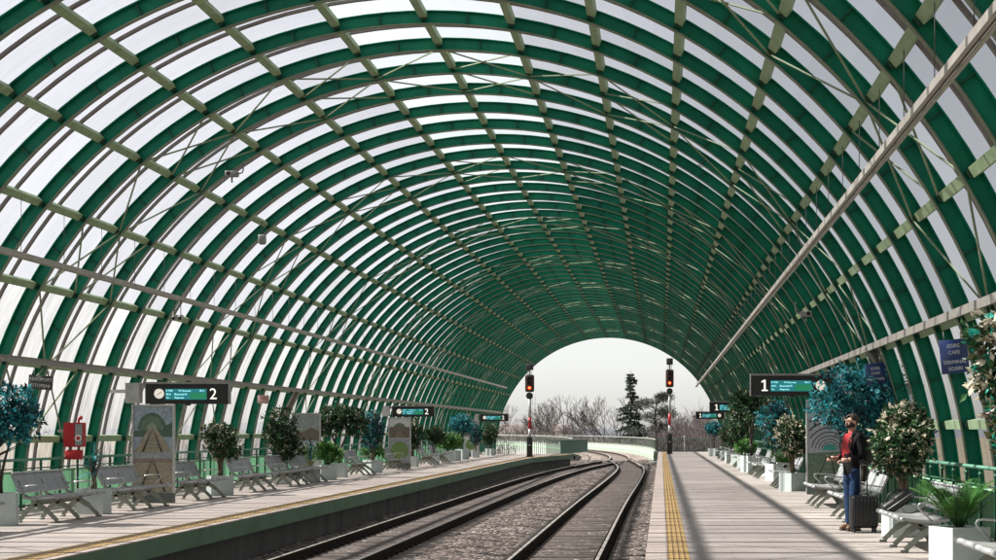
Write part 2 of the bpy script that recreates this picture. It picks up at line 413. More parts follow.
# ------------------------------------------------------------------ camera
# origin: platform level below the camera; +Y down the hall; metres
EYE = 1.55; FPX = 1650.0; VX, VY = 661.0, 430.0
cam = bpy.data.cameras.new('camera'); co = bpy.data.objects.new('camera', cam); COL.objects.link(co)
co.location = (0, 0, EYE); co.rotation_euler = (PI / 2, 0, 0)
cam.sensor_width = 36; cam.lens = FPX / 996 * 36
cam.shift_x = -(VX - 498) / 996; cam.shift_y = (VY - 280) / 996
cam.clip_start = 0.5; cam.clip_end = 9000
S.camera = co

# ------------------------------------------------------------------ the vaulted hall
CX, CZ, R = -4.0, -0.03, 8.75
Y0, BAY, NA = 0.8, 2.0, 64
YS = [Y0 + BAY * k for k in range(2, NA)]
YEND = YS[-1]
def vp(th, r, y=0.0): return (CX + r * math.sin(rad(th)), y, CZ + r * math.cos(rad(th)))
hall = thing('station_hall', 'long barrel vaulted station hall of dark green steel arches and pale roof sheets', 'station hall', (0, 0, 0))
def ring(mb, r0, r1, y0, y1, t0, t1, n, mi=0):
    vs = []; fs = []
    for i in range(n + 1):
        th = t0 + (t1 - t0) * i / n
        vs += [vp(th, r0, y0), vp(th, r0, y1), vp(th, r1, y1), vp(th, r1, y0)]
    for i in range(n):
        for k in range(4):
            k2 = (k + 1) % 4; fs.append((i * 4 + k, (i + 1) * 4 + k, (i + 1) * 4 + k2, i * 4 + k2))
    mb.add(vs, fs, mi)
PTH = [10 * i - 0.9 for i in range(-8, 9)]
a = MB()
ring(a, 8.675, 8.873, -0.008, 0.008, -90, 90, 72, 0)
ring(a, 8.660, 8.675, -0.055, 0.055, -90, 90, 72, 1)
ring(a, 8.873, 8.890, -0.090, 0.090, -90, 90, 72, 0)
for th in PTH:
    for dth in (5.0,):
        t = th + dth
        if abs(t) > 84: continue
        for s_ in (-1, 1):
            p0 = Vector(vp(t, 8.676)); p1 = Vector(vp(t, 8.872)); tn = Vector((math.cos(rad(t)), 0, -math.sin(rad(t))))
            off = Vector((0, s_ * 0.04, 0))
            a.bar(p0 + off, p1 + off, 0.062, 0.012, 2, up=tuple(tn))
    for s_ in (-1, 1):   # bolted fin plates either side of the web
        p0 = Vector(vp(th, 8.715)); p1 = Vector(vp(th, 8.85)); tn = Vector((math.cos(rad(th)), 0, -math.sin(rad(th))))
        a.bar(p0 + Vector((0, s_ * 0.055, 0)), p1 + Vector((0, s_ * 0.055, 0)), 0.092, 0.10, 2, up=tuple(tn))
am = a.mesh('arch', ['green', 'flange', 'bolt'])
for y in YS: inst('arch', am, hall, (0, y, 0))
g = MB(); ring(g, 8.872, 8.915, -0.045, 0.045, -90, 90, 72, 0)
gm = g.mesh('glazing_bar', ['bar'])
for y in YS[:-1]: inst('glazing_bar', gm, hall, (0, y + BAY / 2, 0))
for th in PTH:
    p = MB(); er = Vector((math.sin(rad(th)), 0, math.cos(rad(th)))); et = Vector((math.cos(rad(th)), 0, -math.sin(rad(th))))
    for y in YS[:-1]:
        p.bar(Vector(vp(th, 8.812, y + 0.105)), Vector(vp(th, 8.812, y + BAY - 0.105)), 0.135, 0.115, 0, up=tuple(er))
    p.build('purlin', ['purlin'], hall)
edges = [-90] + PTH + [90]
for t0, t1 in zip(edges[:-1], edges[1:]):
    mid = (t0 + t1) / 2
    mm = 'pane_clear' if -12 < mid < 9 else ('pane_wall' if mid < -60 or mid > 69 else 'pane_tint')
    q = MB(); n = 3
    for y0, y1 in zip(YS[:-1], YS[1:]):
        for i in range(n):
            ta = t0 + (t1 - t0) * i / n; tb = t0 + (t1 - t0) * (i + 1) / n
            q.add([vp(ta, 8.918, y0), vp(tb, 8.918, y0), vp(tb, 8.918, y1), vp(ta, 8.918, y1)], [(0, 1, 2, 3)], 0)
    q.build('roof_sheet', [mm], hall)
# diagonal bracing
for k in range(len(YS) - 1):
    if k % 6 not in (1, 2): continue
    b = MB(); y0, y1 = YS[k] + 0.03, YS[k + 1] - 0.03
    for i in range(len(PTH) - 1):
        r0, r1 = 8.712, 8.705
        fl = (i + (k % 2)) % 2
        A = Vector(vp(PTH[i], r0, y0 if fl else y1)); B = Vector(vp(PTH[i + 1], r0, y1 if fl else y0))
        b.bar(A, B, 0.034, 0.020, 0, up=(math.sin(rad(PTH[i])), 0, math.cos(rad(PTH[i]))))
        if i % 2 == (k // 6) % 2:
            A = Vector(vp(PTH[i], r1 + 0.04, y1 if fl else y0)); B = Vector(vp(PTH[i + 1], r1 + 0.04, y0 if fl else y1))
            b.bar(A, B, 0.034, 0.020, 0, up=(math.sin(rad(PTH[i])), 0, math.cos(rad(PTH[i]))))
    b.build('wind_brace', ['brace'], hall)

# ------------------------------------------------------------------ trays hung along the vault
def tray(x, z, y0, y1, label):
    t = thing('cable_tray', label, 'cable tray', (x, y0, z))
    L = y1 - y0; m = MB()
    m.box(-0.065, -0.055, 0, L, -0.045, 0.045, 0); m.box(0.055, 0.065, 0, L, -0.045, 0.045, 0); m.box(-0.055, -0.022, 0, L, -0.045, -0.03, 0); m.box(0.022, 0.055, 0, L, -0.045, -0.03, 0)
    m.build('channel', ['tray'], t)
    c = MB(); c.tube([(0, 0.01, -0.01), (0, L - 0.01, -0.01)], 0.026, 8)
    c.build('cable', ['tray_dark'], t)
    for k in range(int(L / 2)):
        yy = 1 + 2 * k
        if yy > L: break
        c2 = MB(); dx = x - CX; top = CZ + math.sqrt(8.72 ** 2 - dx * dx) - z
        c2.box(-0.055, 0.055, -0.01, 0.01, 0.03, 0.045, 1) 
        c2.tube([(0, 0, 0.03), (0, 0, top)], 0.0055, 5, 0)
        c2.build('hanger_rod', ['wire', 'tray'], t, (0, yy, 0))
    return t
tray(-10.78, 4.49, 4.8, 115, 'grey cable tray hung on thin rods high along the left side of the vault')
tray(2.62, 4.80, 4.8, 124, 'pale beige cable tray hung on thin rods over the right platform')
def conduit(x, z, label, side):
    t = thing('conduit_rail', label, 'conduit', (x, 4.9, z)); L = 119; m = MB()
    m.box(-0.02, 0.02, 0, L, -0.055, 0.055, 0); m.box(-0.02, 0.05 if side < 0 else 0.02, 0, L, 0.055, 0.067, 0); m.build('channel', ['rail_grey'], t)
    for k in range(59):
        b = MB(); r = 8.659; xx = CX + side * math.sqrt(r * r - (z - CZ) ** 2) - x
        b.box(min(0.021 * side, xx), max(0.021 * side, xx), -0.03, 0.03, -0.03, 0.03); b.build('wall_clip', ['frame_grey'], t, (0, 1.9 + 2 * k - 0.0, 0))
conduit(-12.02, 2.86, 'flat grey conduit rail along the left wall above the platform 2 boards', -1)
conduit(3.98, 3.12, 'flat grey conduit rail along the right wall above the platform 1 boards', 1)

# ------------------------------------------------------------------ floors and track bed
# left platform edge: straight, then swinging toward the track near its end
LE = [(-7.3, -2), (-7.3, 60), (-7.3, 84), (-7.2, 92), (-6.6, 98), (-6.05, 102), (-5.6, 106)]
def plat_left():
    m = MB(); n = len(LE); vs = []
    for x, y in LE: vs += [(-12.95, y, 0), (x - 0.9, y, 0), (x - 0.32, y, 0), (x, y, 0)]
    fl = MB(); cp = MB()
    for i in range(n - 1):
        o = [(-12.95, LE[i][1], 0), (LE[i][0] - 0.12, LE[i][1], 0), (LE[i + 1][0] - 0.12, LE[i + 1][1], 0), (-12.95, LE[i + 1][1], 0)]
        fl.poly(o)
    fl.box(-12.95, LE[-1][0] - 0.3, 105.9, 106, -1.2, -0.001)
    struct(fl.build('platform', ['floor']))
    # coping with green fascia, recessed wall below
    for i in range(n - 1):
        (xa, ya), (xb, yb) = LE[i], LE[i + 1]
        cp.add([(xa - 0.12, ya, 0), (xa, ya, 0), (xb, yb, 0), (xb - 0.12, yb, 0)], [(0, 1, 2, 3)], 0)
        cp.add([(xa, ya, 0), (xa, ya, -0.018), (xb, yb, -0.018), (xb, yb, 0)], [(0, 1, 2, 3)], 0)
        cp.add([(xa - 0.004, ya, -0.018), (xa - 0.004, ya, -0.29), (xb - 0.004, yb, -0.29), (xb - 0.004, yb, -0.018)], [(0, 1, 2, 3)], 1)
        cp.add([(xa - 0.004, ya, -0.29), (xa - 0.25, ya, -0.29), (xb - 0.25, yb, -0.29), (xb - 0.004, yb, -0.29)], [(0, 1, 2, 3)], 1)
        cp.add([(xa - 0.22, ya, -0.29), (xa - 0.22, ya, -1.2), (xb - 0.22, yb, -1.2), (xb - 0.22, yb, -0.29)], [(0, 1, 2, 3)], 2)
    struct(cp.build('platform_edge', ['coping', 'fascia', 'wallconc']))
    tm = MB()
    for i in range(n - 1):
        (xa, ya), (xb, yb) = LE[i], LE[i + 1]
        tm.add([(xa - 0.56, ya, 0.004), (xa - 0.14, ya, 0.004), (xb - 0.14, yb, 0.004), (xb - 0.56, yb, 0.004)], [(0, 1, 2, 3)], 0)
    struct(tm.build('tactile_strip', ['tactile']))
plat_left()
m = MB(); m.poly([(0.06, -2, 0), (4.95, -2, 0), (4.95, 117, 0), (0.06, 117, 0)]); m.box(0.06, 4.95, 116.9, 117, -1.2, -0.001)
struct(m.build('platform', ['floor']))
m = MB(); m.box(-0.19, 0.06, -2, 117, -0.16, 0.0, 0); m.box(-0.186, 0.05, -2, 117, -0.40, -0.162, 1); m.box(0.03, 0.05, -2, 117, -1.2, -0.402, 2)
struct(m.build('platform_edge', ['coping', 'fascia', 'wallconc']))
m = MB(); m.poly([(0.08, -2, 0.004), (0.35, -2, 0.004), (0.35, 117, 0.004), (0.08, 117, 0.004)])
struct(m.build('tactile_strip', ['tactile']))

def lerp_path(P, y):
    for (xa, ya), (xb, yb) in zip(P[:-1], P[1:]):
        if y <= yb:
            t = (y - ya) / (yb - ya); return xa + (xb - xa) * t
    return P[-1][0]
def smooth_path(P, y):
    s = 0; w = 0
    for k in range(-6, 7): s += lerp_path(P, min(max(y + k * 1.5, P[0][1]), P[-1][1])); w += 1
    return s / w
def main_x(y): return -3.15 - max(0, y - 121) ** 2 / 740 if y > 121 else None
RT = [(-1.85, -5), (-1.83, 50), (-1.66, 70), (-1.62, 92), (-1.95, 104), (-2.5, 112), (-3.1, 121), (-3.25, 128)]
LT = [(-5.95, -5), (-5.85, 50), (-5.70, 74), (-5.1, 94), (-4.8, 101), (-3.9, 112), (-3.15, 121), (-3.25, 128)]
def right_x(y): return smooth_path(RT, y) if y <= 121 else main_x(y)
def left_x(y): return smooth_path(LT, y) if y <= 121 else main_x(y)
ZR = -0.65   # rail head
ZB = -0.84
# ballast: a rough sheet under the hall that follows the line out onto the curved viaduct
b = MB(); rows = []
def half_edges(y):
    if y < 117: return (-13, 0.05)
    cx = main_x(max(y, 121.01)); t = min(1, (y - 117) / 12)
    return (-13 * (1 - t) + (cx - 3.6) * t if y < 129 else cx - 3.6, 0.05 * (1 - t) + (cx + 2.4) * t)
ys = [-3 + 0.5 * i for i in range(0, 260)] + [127 + 2.0 * i for i in range(0, 90)]
xs = [i / 28 for i in range(29)]
for y in ys:
    x0, x1 = half_edges(y)
    for u in xs:
        x = x0 + (x1 - x0) * u
        z = ZB + random.uniform(-0.022, 0.022)
        cl, cr = left_x(y), right_x(y)
        dist = min(abs(x - cl), abs(x - cr))
        if dist > 1.3: z += 0.05 + random.uniform(-0.03, 0.03)
        b.v.append((x, y, z))
nx = len(xs)
for j in range(len(ys) - 1):
    for i in range(nx - 1):
        b.f.append((j * nx + i, j * nx + i + 1, (j + 1) * nx + i + 1, (j + 1) * nx + i)); b.m.append(0); b.sm.append(False)
o = b.build('ballast', ['ballast']); struct(o)

def rail_part(parent, f, off, y0, y1, st=2.0):
    ys_ = []; y = y0
    while y < y1: ys_.append(y); y += st
    ys_.append(y1); pts = []
    for y in ys_:
        t = Vector((f(y + .5) - f(y - .5), 1, 0)).normalized(); x = Vector((t.y, -t.x, 0))
        pts.append(Vector((f(y), y, 0)) + x * off)
    m = MB()
    m.sweep([p + Vector((0, 0, ZR - 0.168)) for p in pts], 0.14, 0.022, 0)
    m.sweep([p + Vector((0, 0, ZR - 0.146)) for p in pts], 0.034, 0.106, 0)
    m.sweep([p + Vector((0, 0, ZR - 0.040)) for p in pts], 0.072, 0.034, 0)
    m.sweep([p + Vector((0, 0, ZR - 0.006)) for p in pts], 0.060, 0.006, 1)
    return m.build('rail', ['rail_side', 'rail_top'], parent)
def sleepers(parent, f, y0, y1, near=90):
    base = MB(); base.rbox(-1.25, 1.25, -0.13, 0.13, ZR - 0.33, ZR - 0.170, 0.02, 1)
    for s_ in (-0.75, 0.75): base.box(s_ - 0.13, s_ - 0.08, -0.06, 0.06, ZR - 0.170, ZR - 0.12, 1); base.box(s_ + 0.08, s_ + 0.13, -0.06, 0.06, ZR - 0.170, ZR - 0.12, 1)
    me = base.mesh('sleeper', ['sleeper', 'rail_side']); n = int((y1 - y0) / 0.6); far = MB()
    for k in range(n):
        y = y0 + 0.6 * k; ang = -math.atan((f(y + .5) - f(y - .5)))
        if k < near: inst('sleeper', me, parent, (f(y), y, 0), ang)
        else: far.add(base.v, base.f, 0, False, Matrix.Translation((f(y), y, 0)) @ Matrix.Rotation(ang, 4, 'Z'))
    far.m = [0] * len(far.f)
    o = far.build('sleeper', ['sleeper'], parent); o['kind'] = 'stuff'
t1 = thing('railway_track', 'right railway track beside platform 1, running out onto the curved viaduct', 'railway track')
rail_part(t1, right_x, -0.75, 12, 300); rail_part(t1, right_x, 0.75, 12, 300); sleepers(t1, right_x, 19, 250)
t2 = thing('railway_track', 'left railway track beside platform 2, joining the other at the turnout', 'railway track')
rail_part(t2, left_x, -0.75, 12, 118.5); rail_part(t2, left_x, 0.75, 12, 113.5); sleepers(t2, left_x, 26, 113)
# check rails and point blades
for f, off in ((right_x, 0.66), (left_x, -0.66)):
    rail_part(t1 if f is right_x else t2, f, off, 101, 109, 1.0).name = 'check_rail'
m = MB(); m.rbox(-0.30, 0.30, -0.18, 0.18, 0, 0.30, 0.03, 2, 0); m.box(-0.75, -0.30, -0.03, 0.03, 0.05, 0.11, 1)
tag(m.build('point_machine', ['lightgrey', 'rail_side'], None, (0.0 - 0.62 + 0.15, 108.2, ZB + 0.03)), 'small pale point machine box beside the turnout at the end of platform 1', 'point machine')

# ------------------------------------------------------------------ viaduct, ground, hills
m = MB(); pts = [(-4.1, -6, -1.9), (-4.1, 119, -1.9)]
m.sweep(pts, 19.0, 0.70, 0)
struct(m.build('viaduct_deck', ['deck']))
m = MB(); P = [Vector((main_x(y) - 0.5, y, -1.85)) for y in [121.1 + 4 * i for i in range(46)]]
m.sweep(P, 8.6, 0.72, 0); struct(m.build('viaduct_deck', ['deck']))
m = MB(); m.poly([(-4000, -4000, -8), (4000, -4000, -8), (4000, 4000, -8), (-4000, 4000, -8)]); struct(m.build('ground', ['ground']))
m = MB(); n = 90
for i in range(n + 1):
    x = -2600 + 5200 * i / n; h = 6 + 9 * math.sin(i * 0.21) + 6 * math.sin(i * 0.53 + 1) + random.uniform(-2, 2)
    m.v += [(x, 1900 + 300 * math.cos(i * .1), -9), (x, 2500, max(2, h)), (x, 3300, -9)]
for i in range(n):
    for k in range(2): m.f.append((i * 3 + k, (i + 1) * 3 + k, (i + 1) * 3 + k + 1, i * 3 + k + 1)); m.m.append(0); m.sm.append(True)
struct(m.build('hill', ['hill']))

def picket_fence(name, P, zb, zt, step, mats, label, cat, base=None, part_mid=True, r=0.016):
    """P: plan polyline (dense); zb..zt picket span; base: (z0, z1, thickness)"""
    t = thing(name, label, cat, (P[0][0], P[0][1], 0)); o = Vector((P[0][0], P[0][1], 0))
    P = [Vector((x, y, 0)) - o for x, y in P]
    m = MB(); m.sweep([p + Vector((0, 0, zt)) for p in P], 0.07, 0.05); m.sweep([p + Vector((0, 0, zb)) for p in P], 0.05, 0.04)
    m.build('top_rail', [mats[0]], t)
    cnt = 0; acc = step; spots = []
    for a_, b_ in zip(P[:-1], P[1:]):
        seg = (b_ - a_).length; u = 0
        while True:
            if u + acc > seg: acc -= (seg - u); break
            u += acc; acc = step; spots.append(a_ + (b_ - a_) * (u / seg))
    pk = MB(); pk.box(-r, r, -r, r, zb + 0.0401, zt - 0.0001); pme = pk.mesh('picket', [mats[1]]); far = MB()
    for k, q in enumerate(spots):
        if k < 98: inst('picket', pme, t, tuple(q))
        else: far.box(q.x - r, q.x + r, q.y - r, q.y + r, zb + 0.0401, zt - 0.0001)
    if far.v: far.build('picket', [mats[1]], t)['kind'] = 'stuff'
    if base:
        bm_ = MB(); bm_.sweep([p + Vector((0, 0, base[0])) for p in P], base[2], base[1] - base[0]); bm_.build('base_wall', [mats[2]], t)
        bm_ = MB(); bm_.sweep([p + Vector((0, 0, base[1] - 0.42)) for p in P], base[2] + 0.06, 0.12); bm_.build('green_band', ['parapet_green'], t)
    return t
def par_x(y): return main_x(max(121.01, y)) + 2.75
picket_fence('parapet', [(par_x(y), y) for y in [119 + 3 * i for i in range(58)]], 0.02, 0.80, 1.35, ['picket', 'picket', 'parapet'],
             'white curved viaduct parapet with pickets on the outer side of the bend', 'parapet', (-1.15, -0.03, 0.25), r=0.032)
picket_fence('parapet', [(main_x(max(121.01, y)) - 3.9, y) for y in [124 + 3 * i for i in range(56)]], 0.02, 0.80, 1.35, ['picket', 'picket', 'parapet'],
             'white viaduct parapet with pickets on the inner side of the bend, behind the left signal', 'parapet', (-1.15, -0.03, 0.25), r=0.032)
picket_fence('end_railing', [(-12.7, 105.6), (-10.5, 105.65), (-8.7, 105.7), (-7.4, 106.3), (-6.6, 108.5), (-6.05, 112), (-5.65, 116), (-5.35, 120)], -0.05, 0.86, 0.14, ['picket', 'picket_dk', 'parapet'],
             'grey green railing closing the far end of the left platform', 'railing', r=0.018)
m = MB(); m.box(-0.1, 0.1, 0, 13.6, -1.2, -0.06)
picket_fence('end_railing', [(-0.36, 117.3), (0.5, 117.35), (4.7, 117.4)], 0.05, 0.86, 0.12, ['handrail', 'postgreen', 'parapet'],
             'green railing closing the far end of the right platform behind the signal', 'railing', r=0.015)
t = thing('lamp_post', 'thin pale lamp post at the far end of the right platform', 'lamp post', (1.65, 116.2, 0.0))
m = MB(); m.tube([(0, 0, 0), (0, 0, 1.0)], 0.035, 8); m.build('post', ['mast'], t)
m = MB(); m.rbox(-0.08, 0.08, -0.08, 0.08, 1.0, 1.12, 0.02, 2); m.build('lamp_head', ['lightgrey'], t)

# ------------------------------------------------------------------ side railings with pale green kick panels
def side_rail(x, zt, y0, y1, side, label):
    t = thing('railing', label, 'railing', (x, y0, 0)); L = y1 - y0
    m = MB(); m.tube([(0, 0, zt), (0, L, zt)], 0.028, 8); m.build('handrail', ['handrail'], t)
    m = MB(); m.tube([(0, 0, 0.80), (0, L, 0.80)], 0.014, 6); m.tube([(0, 0, 0.08), (0, L, 0.08)], 0.02, 6); m.build('lower_rail', ['postgreen'], t)
    pm = MB(); pm.box(-0.02, 0.02, -0.02, 0.02, 0, zt - 0.02); pm.box(-0.05, 0.05, -0.05, 0.05, 0, 0.012); pm.sphere((0, 0, zt - 0.09), 0.035, 0, 8, 6)
    pme = pm.mesh('post', ['postgreen'])
    k = 0
    while k * 1.03 < L and k < 98: inst('post', pme, t, (0, k * 1.03, 0)); k += 1
    qm = MB()
    for j in range(6): qm.box(0.03 * side - 0.004, 0.03 * side + 0.004 , 0.03 + j * 0.325, 0.03 + (j + 1) * 0.325 - 0.006, 0.10, 0.72)
    qm.box(0.03 * side + 0.012 * side - 0.006, 0.03 * side + 0.012 * side + 0.006, 0.0, 1.98, 0.72, 0.75, 1)
    qme = qm.mesh('kick_panel', ['pane_green', 'parapet_green']); k = 0
    while (k + 1) * 2 <= L: inst('kick_panel', qme, t, (0.05 * side, k * 2.0, 0)); k += 1
side_rail(-12.33, 0.97, 5, 105.5, -1, 'green handrail and pale green panels along the left wall behind the benches')
side_rail(4.36, 1.04, 5, 105.5, 1, 'green handrail and pale green panels along the right wall behind the benches')

# ------------------------------------------------------------------ bench
def make_bench():
    t = thing('bench', 'bench', 'bench'); L = 2.3; n = 5; w = L / n
    prof_b = [(-0.36, 0.82), (-0.30, 0.68), (-0.215, 0.50)]
    prof_s = [(-0.19, 0.435), (0.0, 0.405), (0.22, 0.42), (0.38, 0.445)]
    def panel(mb, prof, y0, y1, th):
        nn = []; 
        for i in range(len(prof)):
            a_ = Vector(prof[max(i - 1, 0)]); b_ = Vector(prof[min(i + 1, len(prof) - 1)]); d = (b_ - a_).normalized(); nn.append(Vector((-d.y, d.x)))
        vs = []; fs = []
        for i, p in enumerate(prof):
            p = Vector(p); q = p + nn[i] * th
            vs += [(p.x, y0, p.y), (p.x, y1, p.y), (q.x, y1, q.y), (q.x, y0, q.y)]
        for i in range(len(prof) - 1):
            for k in range(4):
                k2 = (k + 1) % 4; fs.append((i * 4 + k, i * 4 + k2, (i + 1) * 4 + k2, (i + 1) * 4 + k))
        fs += [(3, 2, 1, 0), tuple(len(vs) - 4 + k for k in range(4))]
        mb.add(vs, fs)
    bk = MB(); st = MB(); rl = MB()
    for k in range(n):
        y0 = -L / 2 + k * w + 0.008; y1 = -L / 2 + (k + 1) * w - 0.008
        panel(bk, prof_b, y0, y1, -0.034)
        panel(st, prof_s, y0, y1, -0.030)
        rl.tube([(0.395, y0, 0.428), (0.395, y1, 0.428)], 0.032, 10)
        bk.tube([(-0.352, y0, 0.825), (-0.352, y1, 0.825)], 0.019, 8)
    bk.build('backrest', ['bench'], t); st.build('seat', ['bench_seat'], t); rl.build('front_roll', ['bench'], t)
    bm_ = MB(); bm_.box(-0.06, 0.02, -L / 2 + 0.05, L / 2 - 0.05, 0.315, 0.375); bm_.build('beam', ['bench_leg'], t)
    for y in (-1.0, 0, 1.0):
        lg = MB(); s2 = 0.022
        lg.add(*[[(-0.07, y - s2, 0.36), (0.05, y - s2, 0.36), (0.05, y + s2, 0.36), (-0.07, y + s2, 0.36)], []])
        lg.bar((-0.03, y, 0.33), (0.17, y, 0.20), 0.045, 0.085, up=(0, 0, 1)); lg.bar((0.155, y, 0.215), (0.34, y, 0.035), 0.042, 0.062)
        lg.bar((0.0, y, 0.33), (-0.16, y, 0.20), 0.045, 0.085); lg.bar((-0.15, y, 0.215), (-0.29, y, 0.03), 0.042, 0.062)
        lg.rbox(0.30, 0.40, y - 0.03, y + 0.03, 0.0, 0.035, 0.01, 2); lg.rbox(-0.33, -0.25, y - 0.03, y + 0.03, 0.0, 0.035, 0.01, 2)
        lg.bar((-0.03, y, 0.37), (-0.22, y, 0.46), 0.04, 0.05); lg.bar((-0.21, y, 0.44), (-0.315, y, 0.70), 0.04, 0.035)
        lg.bar((0.0, y, 0.36), (0.34, y, 0.41), 0.04, 0.035)
        lg.build('leg', ['bench_leg'], t)
    for y in (-1.13, 1.13):
        ar = MB(); ar.tube([(-0.265, y, 0.60), (-0.08, y, 0.622), (0.13, y, 0.635), (0.18, y, 0.625), (0.20, y, 0.595), (0.185, y, 0.56), (0.02, y, 0.40)], 0.0125, 8)
        ar.build('armrest', ['chrome'], t)
    return t
bench = make_bench(); used = False
LX, RXB = -10.42, 3.42
ORD = ['first', 'second', 'third', 'fourth', 'fifth', 'sixth', 'seventh', 'eighth', 'ninth', 'tenth', 'eleventh', 'twelfth']
left_b = [(24.0, 'grey slatted bench cut off by the left edge of the view'),
          (28.55, 'grey slatted bench between the blue green tree and the nearest yucca planter'),
          (32.6, 'grey slatted bench between the yucca planter and the tall railway poster'),
          (37.0, 'grey slatted bench just past the tall railway poster on the left platform'),
          (42.0, 'grey slatted bench right after the round cream flowered tree on the left platform'),
          (46.0, 'grey slatted bench under the tall upright dark fig tree on the left platform'),
          (48.9 - 0.3, 'grey slatted bench between the tall fig tree and the second poster on the left platform'),
          (57.0, 'grey slatted bench after the big forked dark tree on the left platform'),
          (64.5, 'grey slatted bench in front of the poster with a green oval on the left platform'),
          (73.5, 'grey slatted bench under the second platform 2 board on the left platform'),
          (77.5, 'grey slatted bench beside the round dark tree far along the left platform')]
for y, lab in left_b:
    place(bench, used, (LX, y, 0), 0, lab, 'benches along the left wall'); used = True
right_b = [(15.75, 'pale slatted bench at the bottom right corner, nearest the camera'),
           (21.8, 'pale slatted bench between the palm planter and the suitcase on the right platform'),
           (28.6, 'pale slatted bench directly behind the man in jeans'),
           (33.6, 'pale slatted bench in front of the poster of arches on the right platform'),
           (44.9, 'pale slatted bench just past the white flowered tree on the right platform'),
           (53.5, 'pale slatted bench beside the small green palm on the right platform'),
           (57.2, 'pale slatted bench under the pale blue tree on the right platform'),
           (63.5, 'pale slatted bench beside the leaning trunk of the big dark tree, right platform'),
           (69.5, 'pale slatted bench eighth from the man along the right wall'),
           (76.5, 'pale slatted bench third from the far end of the right row'),
           (83.0, 'pale slatted bench second from the far end of the right row'),
           (89.0, 'pale slatted bench at the far end of the right row')]
for y, lab in right_b:
    place(bench, True, (RXB, y, 0), PI, lab, 'benches along the right wall')

# ------------------------------------------------------------------ potted plants
def planter_part(t, w=0.49, h=0.47):
    m = MB(); s2 = w / 2; k = 0.02
    m.box(-s2, s2, -s2, -s2 + k, 0, h); m.box(-s2, s2, s2 - k, s2, 0, h)
    m.box(-s2, -s2 + k, -s2 + k, s2 - k, 0, h); m.box(s2 - k, s2, -s2 + k, s2 - k, 0, h); m.box(-s2 + k, s2 - k, -s2 + k, s2 - k, 0, 0.03)
    p = m.build('planter', ['planter'], t)
    s_ = MB(); s_.poly([(-s2 + k, -s2 + k, h - 0.05), (s2 - k, -s2 + k, h - 0.05), (s2 - k, s2 - k, h - 0.05), (-s2 + k, s2 - k, h - 0.05)]); s_.build('soil', ['soil'], p)
    return p
def rdir(rnd):
    while True:
        v = Vector((rnd.uniform(-1, 1), rnd.uniform(-1, 1), rnd.uniform(-1, 1)))
        if 0.05 < v.length < 1: return v.normalized()
def crown_mesh(seed, blobs, nleaf, L, W, weights, tips=None):
    """blobs: (centre, radii); leaves cluster on twigs reaching from inside each blob to its skin"""
    rnd = random.Random(seed); m = MB(); tot = sum(b[1][0] * b[1][1] * b[1][2] for b in blobs); cum = []
    keys = list(range(len(weights)))
    for c, r in blobs:
        nt_ = max(6, int(nleaf * (r[0] * r[1] * r[2]) / tot / 9))
        for k in range(nt_):
            d = rdir(rnd); q = rnd.uniform(0.35, 1.08) ; c_ = Vector(c)
            tip = c_ + Vector((d.x * r[0], d.y * r[1], d.z * r[2])) * q
            mi = rnd.choices(keys, weights)[0]
            for j in range(9):
                p = tip + rdir(rnd) * rnd.uniform(0, 0.085) * (L / 0.07)
                dd = (d + rdir(rnd) * 0.9 + Vector((0, 0, -0.25))); s_ = rnd.uniform(0.7, 1.25)
                mj = mi if rnd.random() < 0.72 else rnd.choices(keys, weights)[0]
                m.leaf(p, dd, rdir(rnd), L * s_, W * s_, mj)
    return m
def trunk_mesh(seed, h, r, n_stem, z0, spread, targets=None):
    rnd = random.Random(seed); m = MB()
    for k in range(n_stem):
        a = 2 * PI * k / max(1, n_stem) + rnd.uniform(-.3, .3); x0 = 0.03 * math.cos(a) * (n_stem > 1); y0 = 0.03 * math.sin(a) * (n_stem > 1)
        pts = [(x0, y0, z0)]; rr = [r]
        for j in range(1, 6):
            u = j / 5; pts.append((x0 + spread * u * u * math.cos(a) + rnd.uniform(-.015, .015), y0 + spread * u * u * math.sin(a) + rnd.uniform(-.015, .015), z0 + h * u)); rr.append(r * (1 - 0.6 * u))
        m.tube(pts, rr, 6)
    for k in range(n_stem * 5):
        a = rnd.uniform(0, 2 * PI); zz = z0 + h * rnd.uniform(0.55, 1.0); l = rnd.uniform(.12, .3) * (h + .3)
        m.tube([(0, 0, zz), (l * .5 * math.cos(a), l * .5 * math.sin(a), zz + l * .25), (l * math.cos(a), l * math.sin(a), zz + l * .45)], [r * .4, r * .25, r * .12], 4)
    return m
def potted(name, label, cat_, crown, cmats, trunk, tm='bark', pw=0.49, ph=0.47):
    t = thing(name, label, cat_, group='potted plants along the platforms'); planter_part(t, pw, ph)
    if trunk: trunk.build('trunk', [tm], t)
    crown.build('crown', cmats, t); return t
VAR = ['lf_dark', 'lf_mid', 'lf_cream', 'lf_olive', 'lf_brown']
kinds = {}
kinds['flower'] = potted('potted_tree', 'x', 'potted tree', crown_mesh(1, [((0, 0, 1.30), (.39, .39, .40)), ((0.12, -.08, 1.06), (.33, .33, .22)), ((-.12, .05, 1.5), (.27, .27, .25))], 3400, .075, .040, [5, 3, 1.6, .4, .2]), VAR, trunk_mesh(1, .75, .028, 4, .41, .10))
kinds['bigflower'] = potted('potted_tree', 'x', 'potted tree', crown_mesh(2, [((0, 0, 1.42), (.42, .42, .38)), ((-.05, -.05, 1.10), (.38, .36, .20)), ((.05, .05, 1.72), (.28, .28, .22)), ((-.26, -.05, 1.32), (.2, .24, .2))], 5600, .08, .046, [5, 3.6, 3.0, .25, .15]), VAR, trunk_mesh(2, .8, .034, 5, .41, .10))
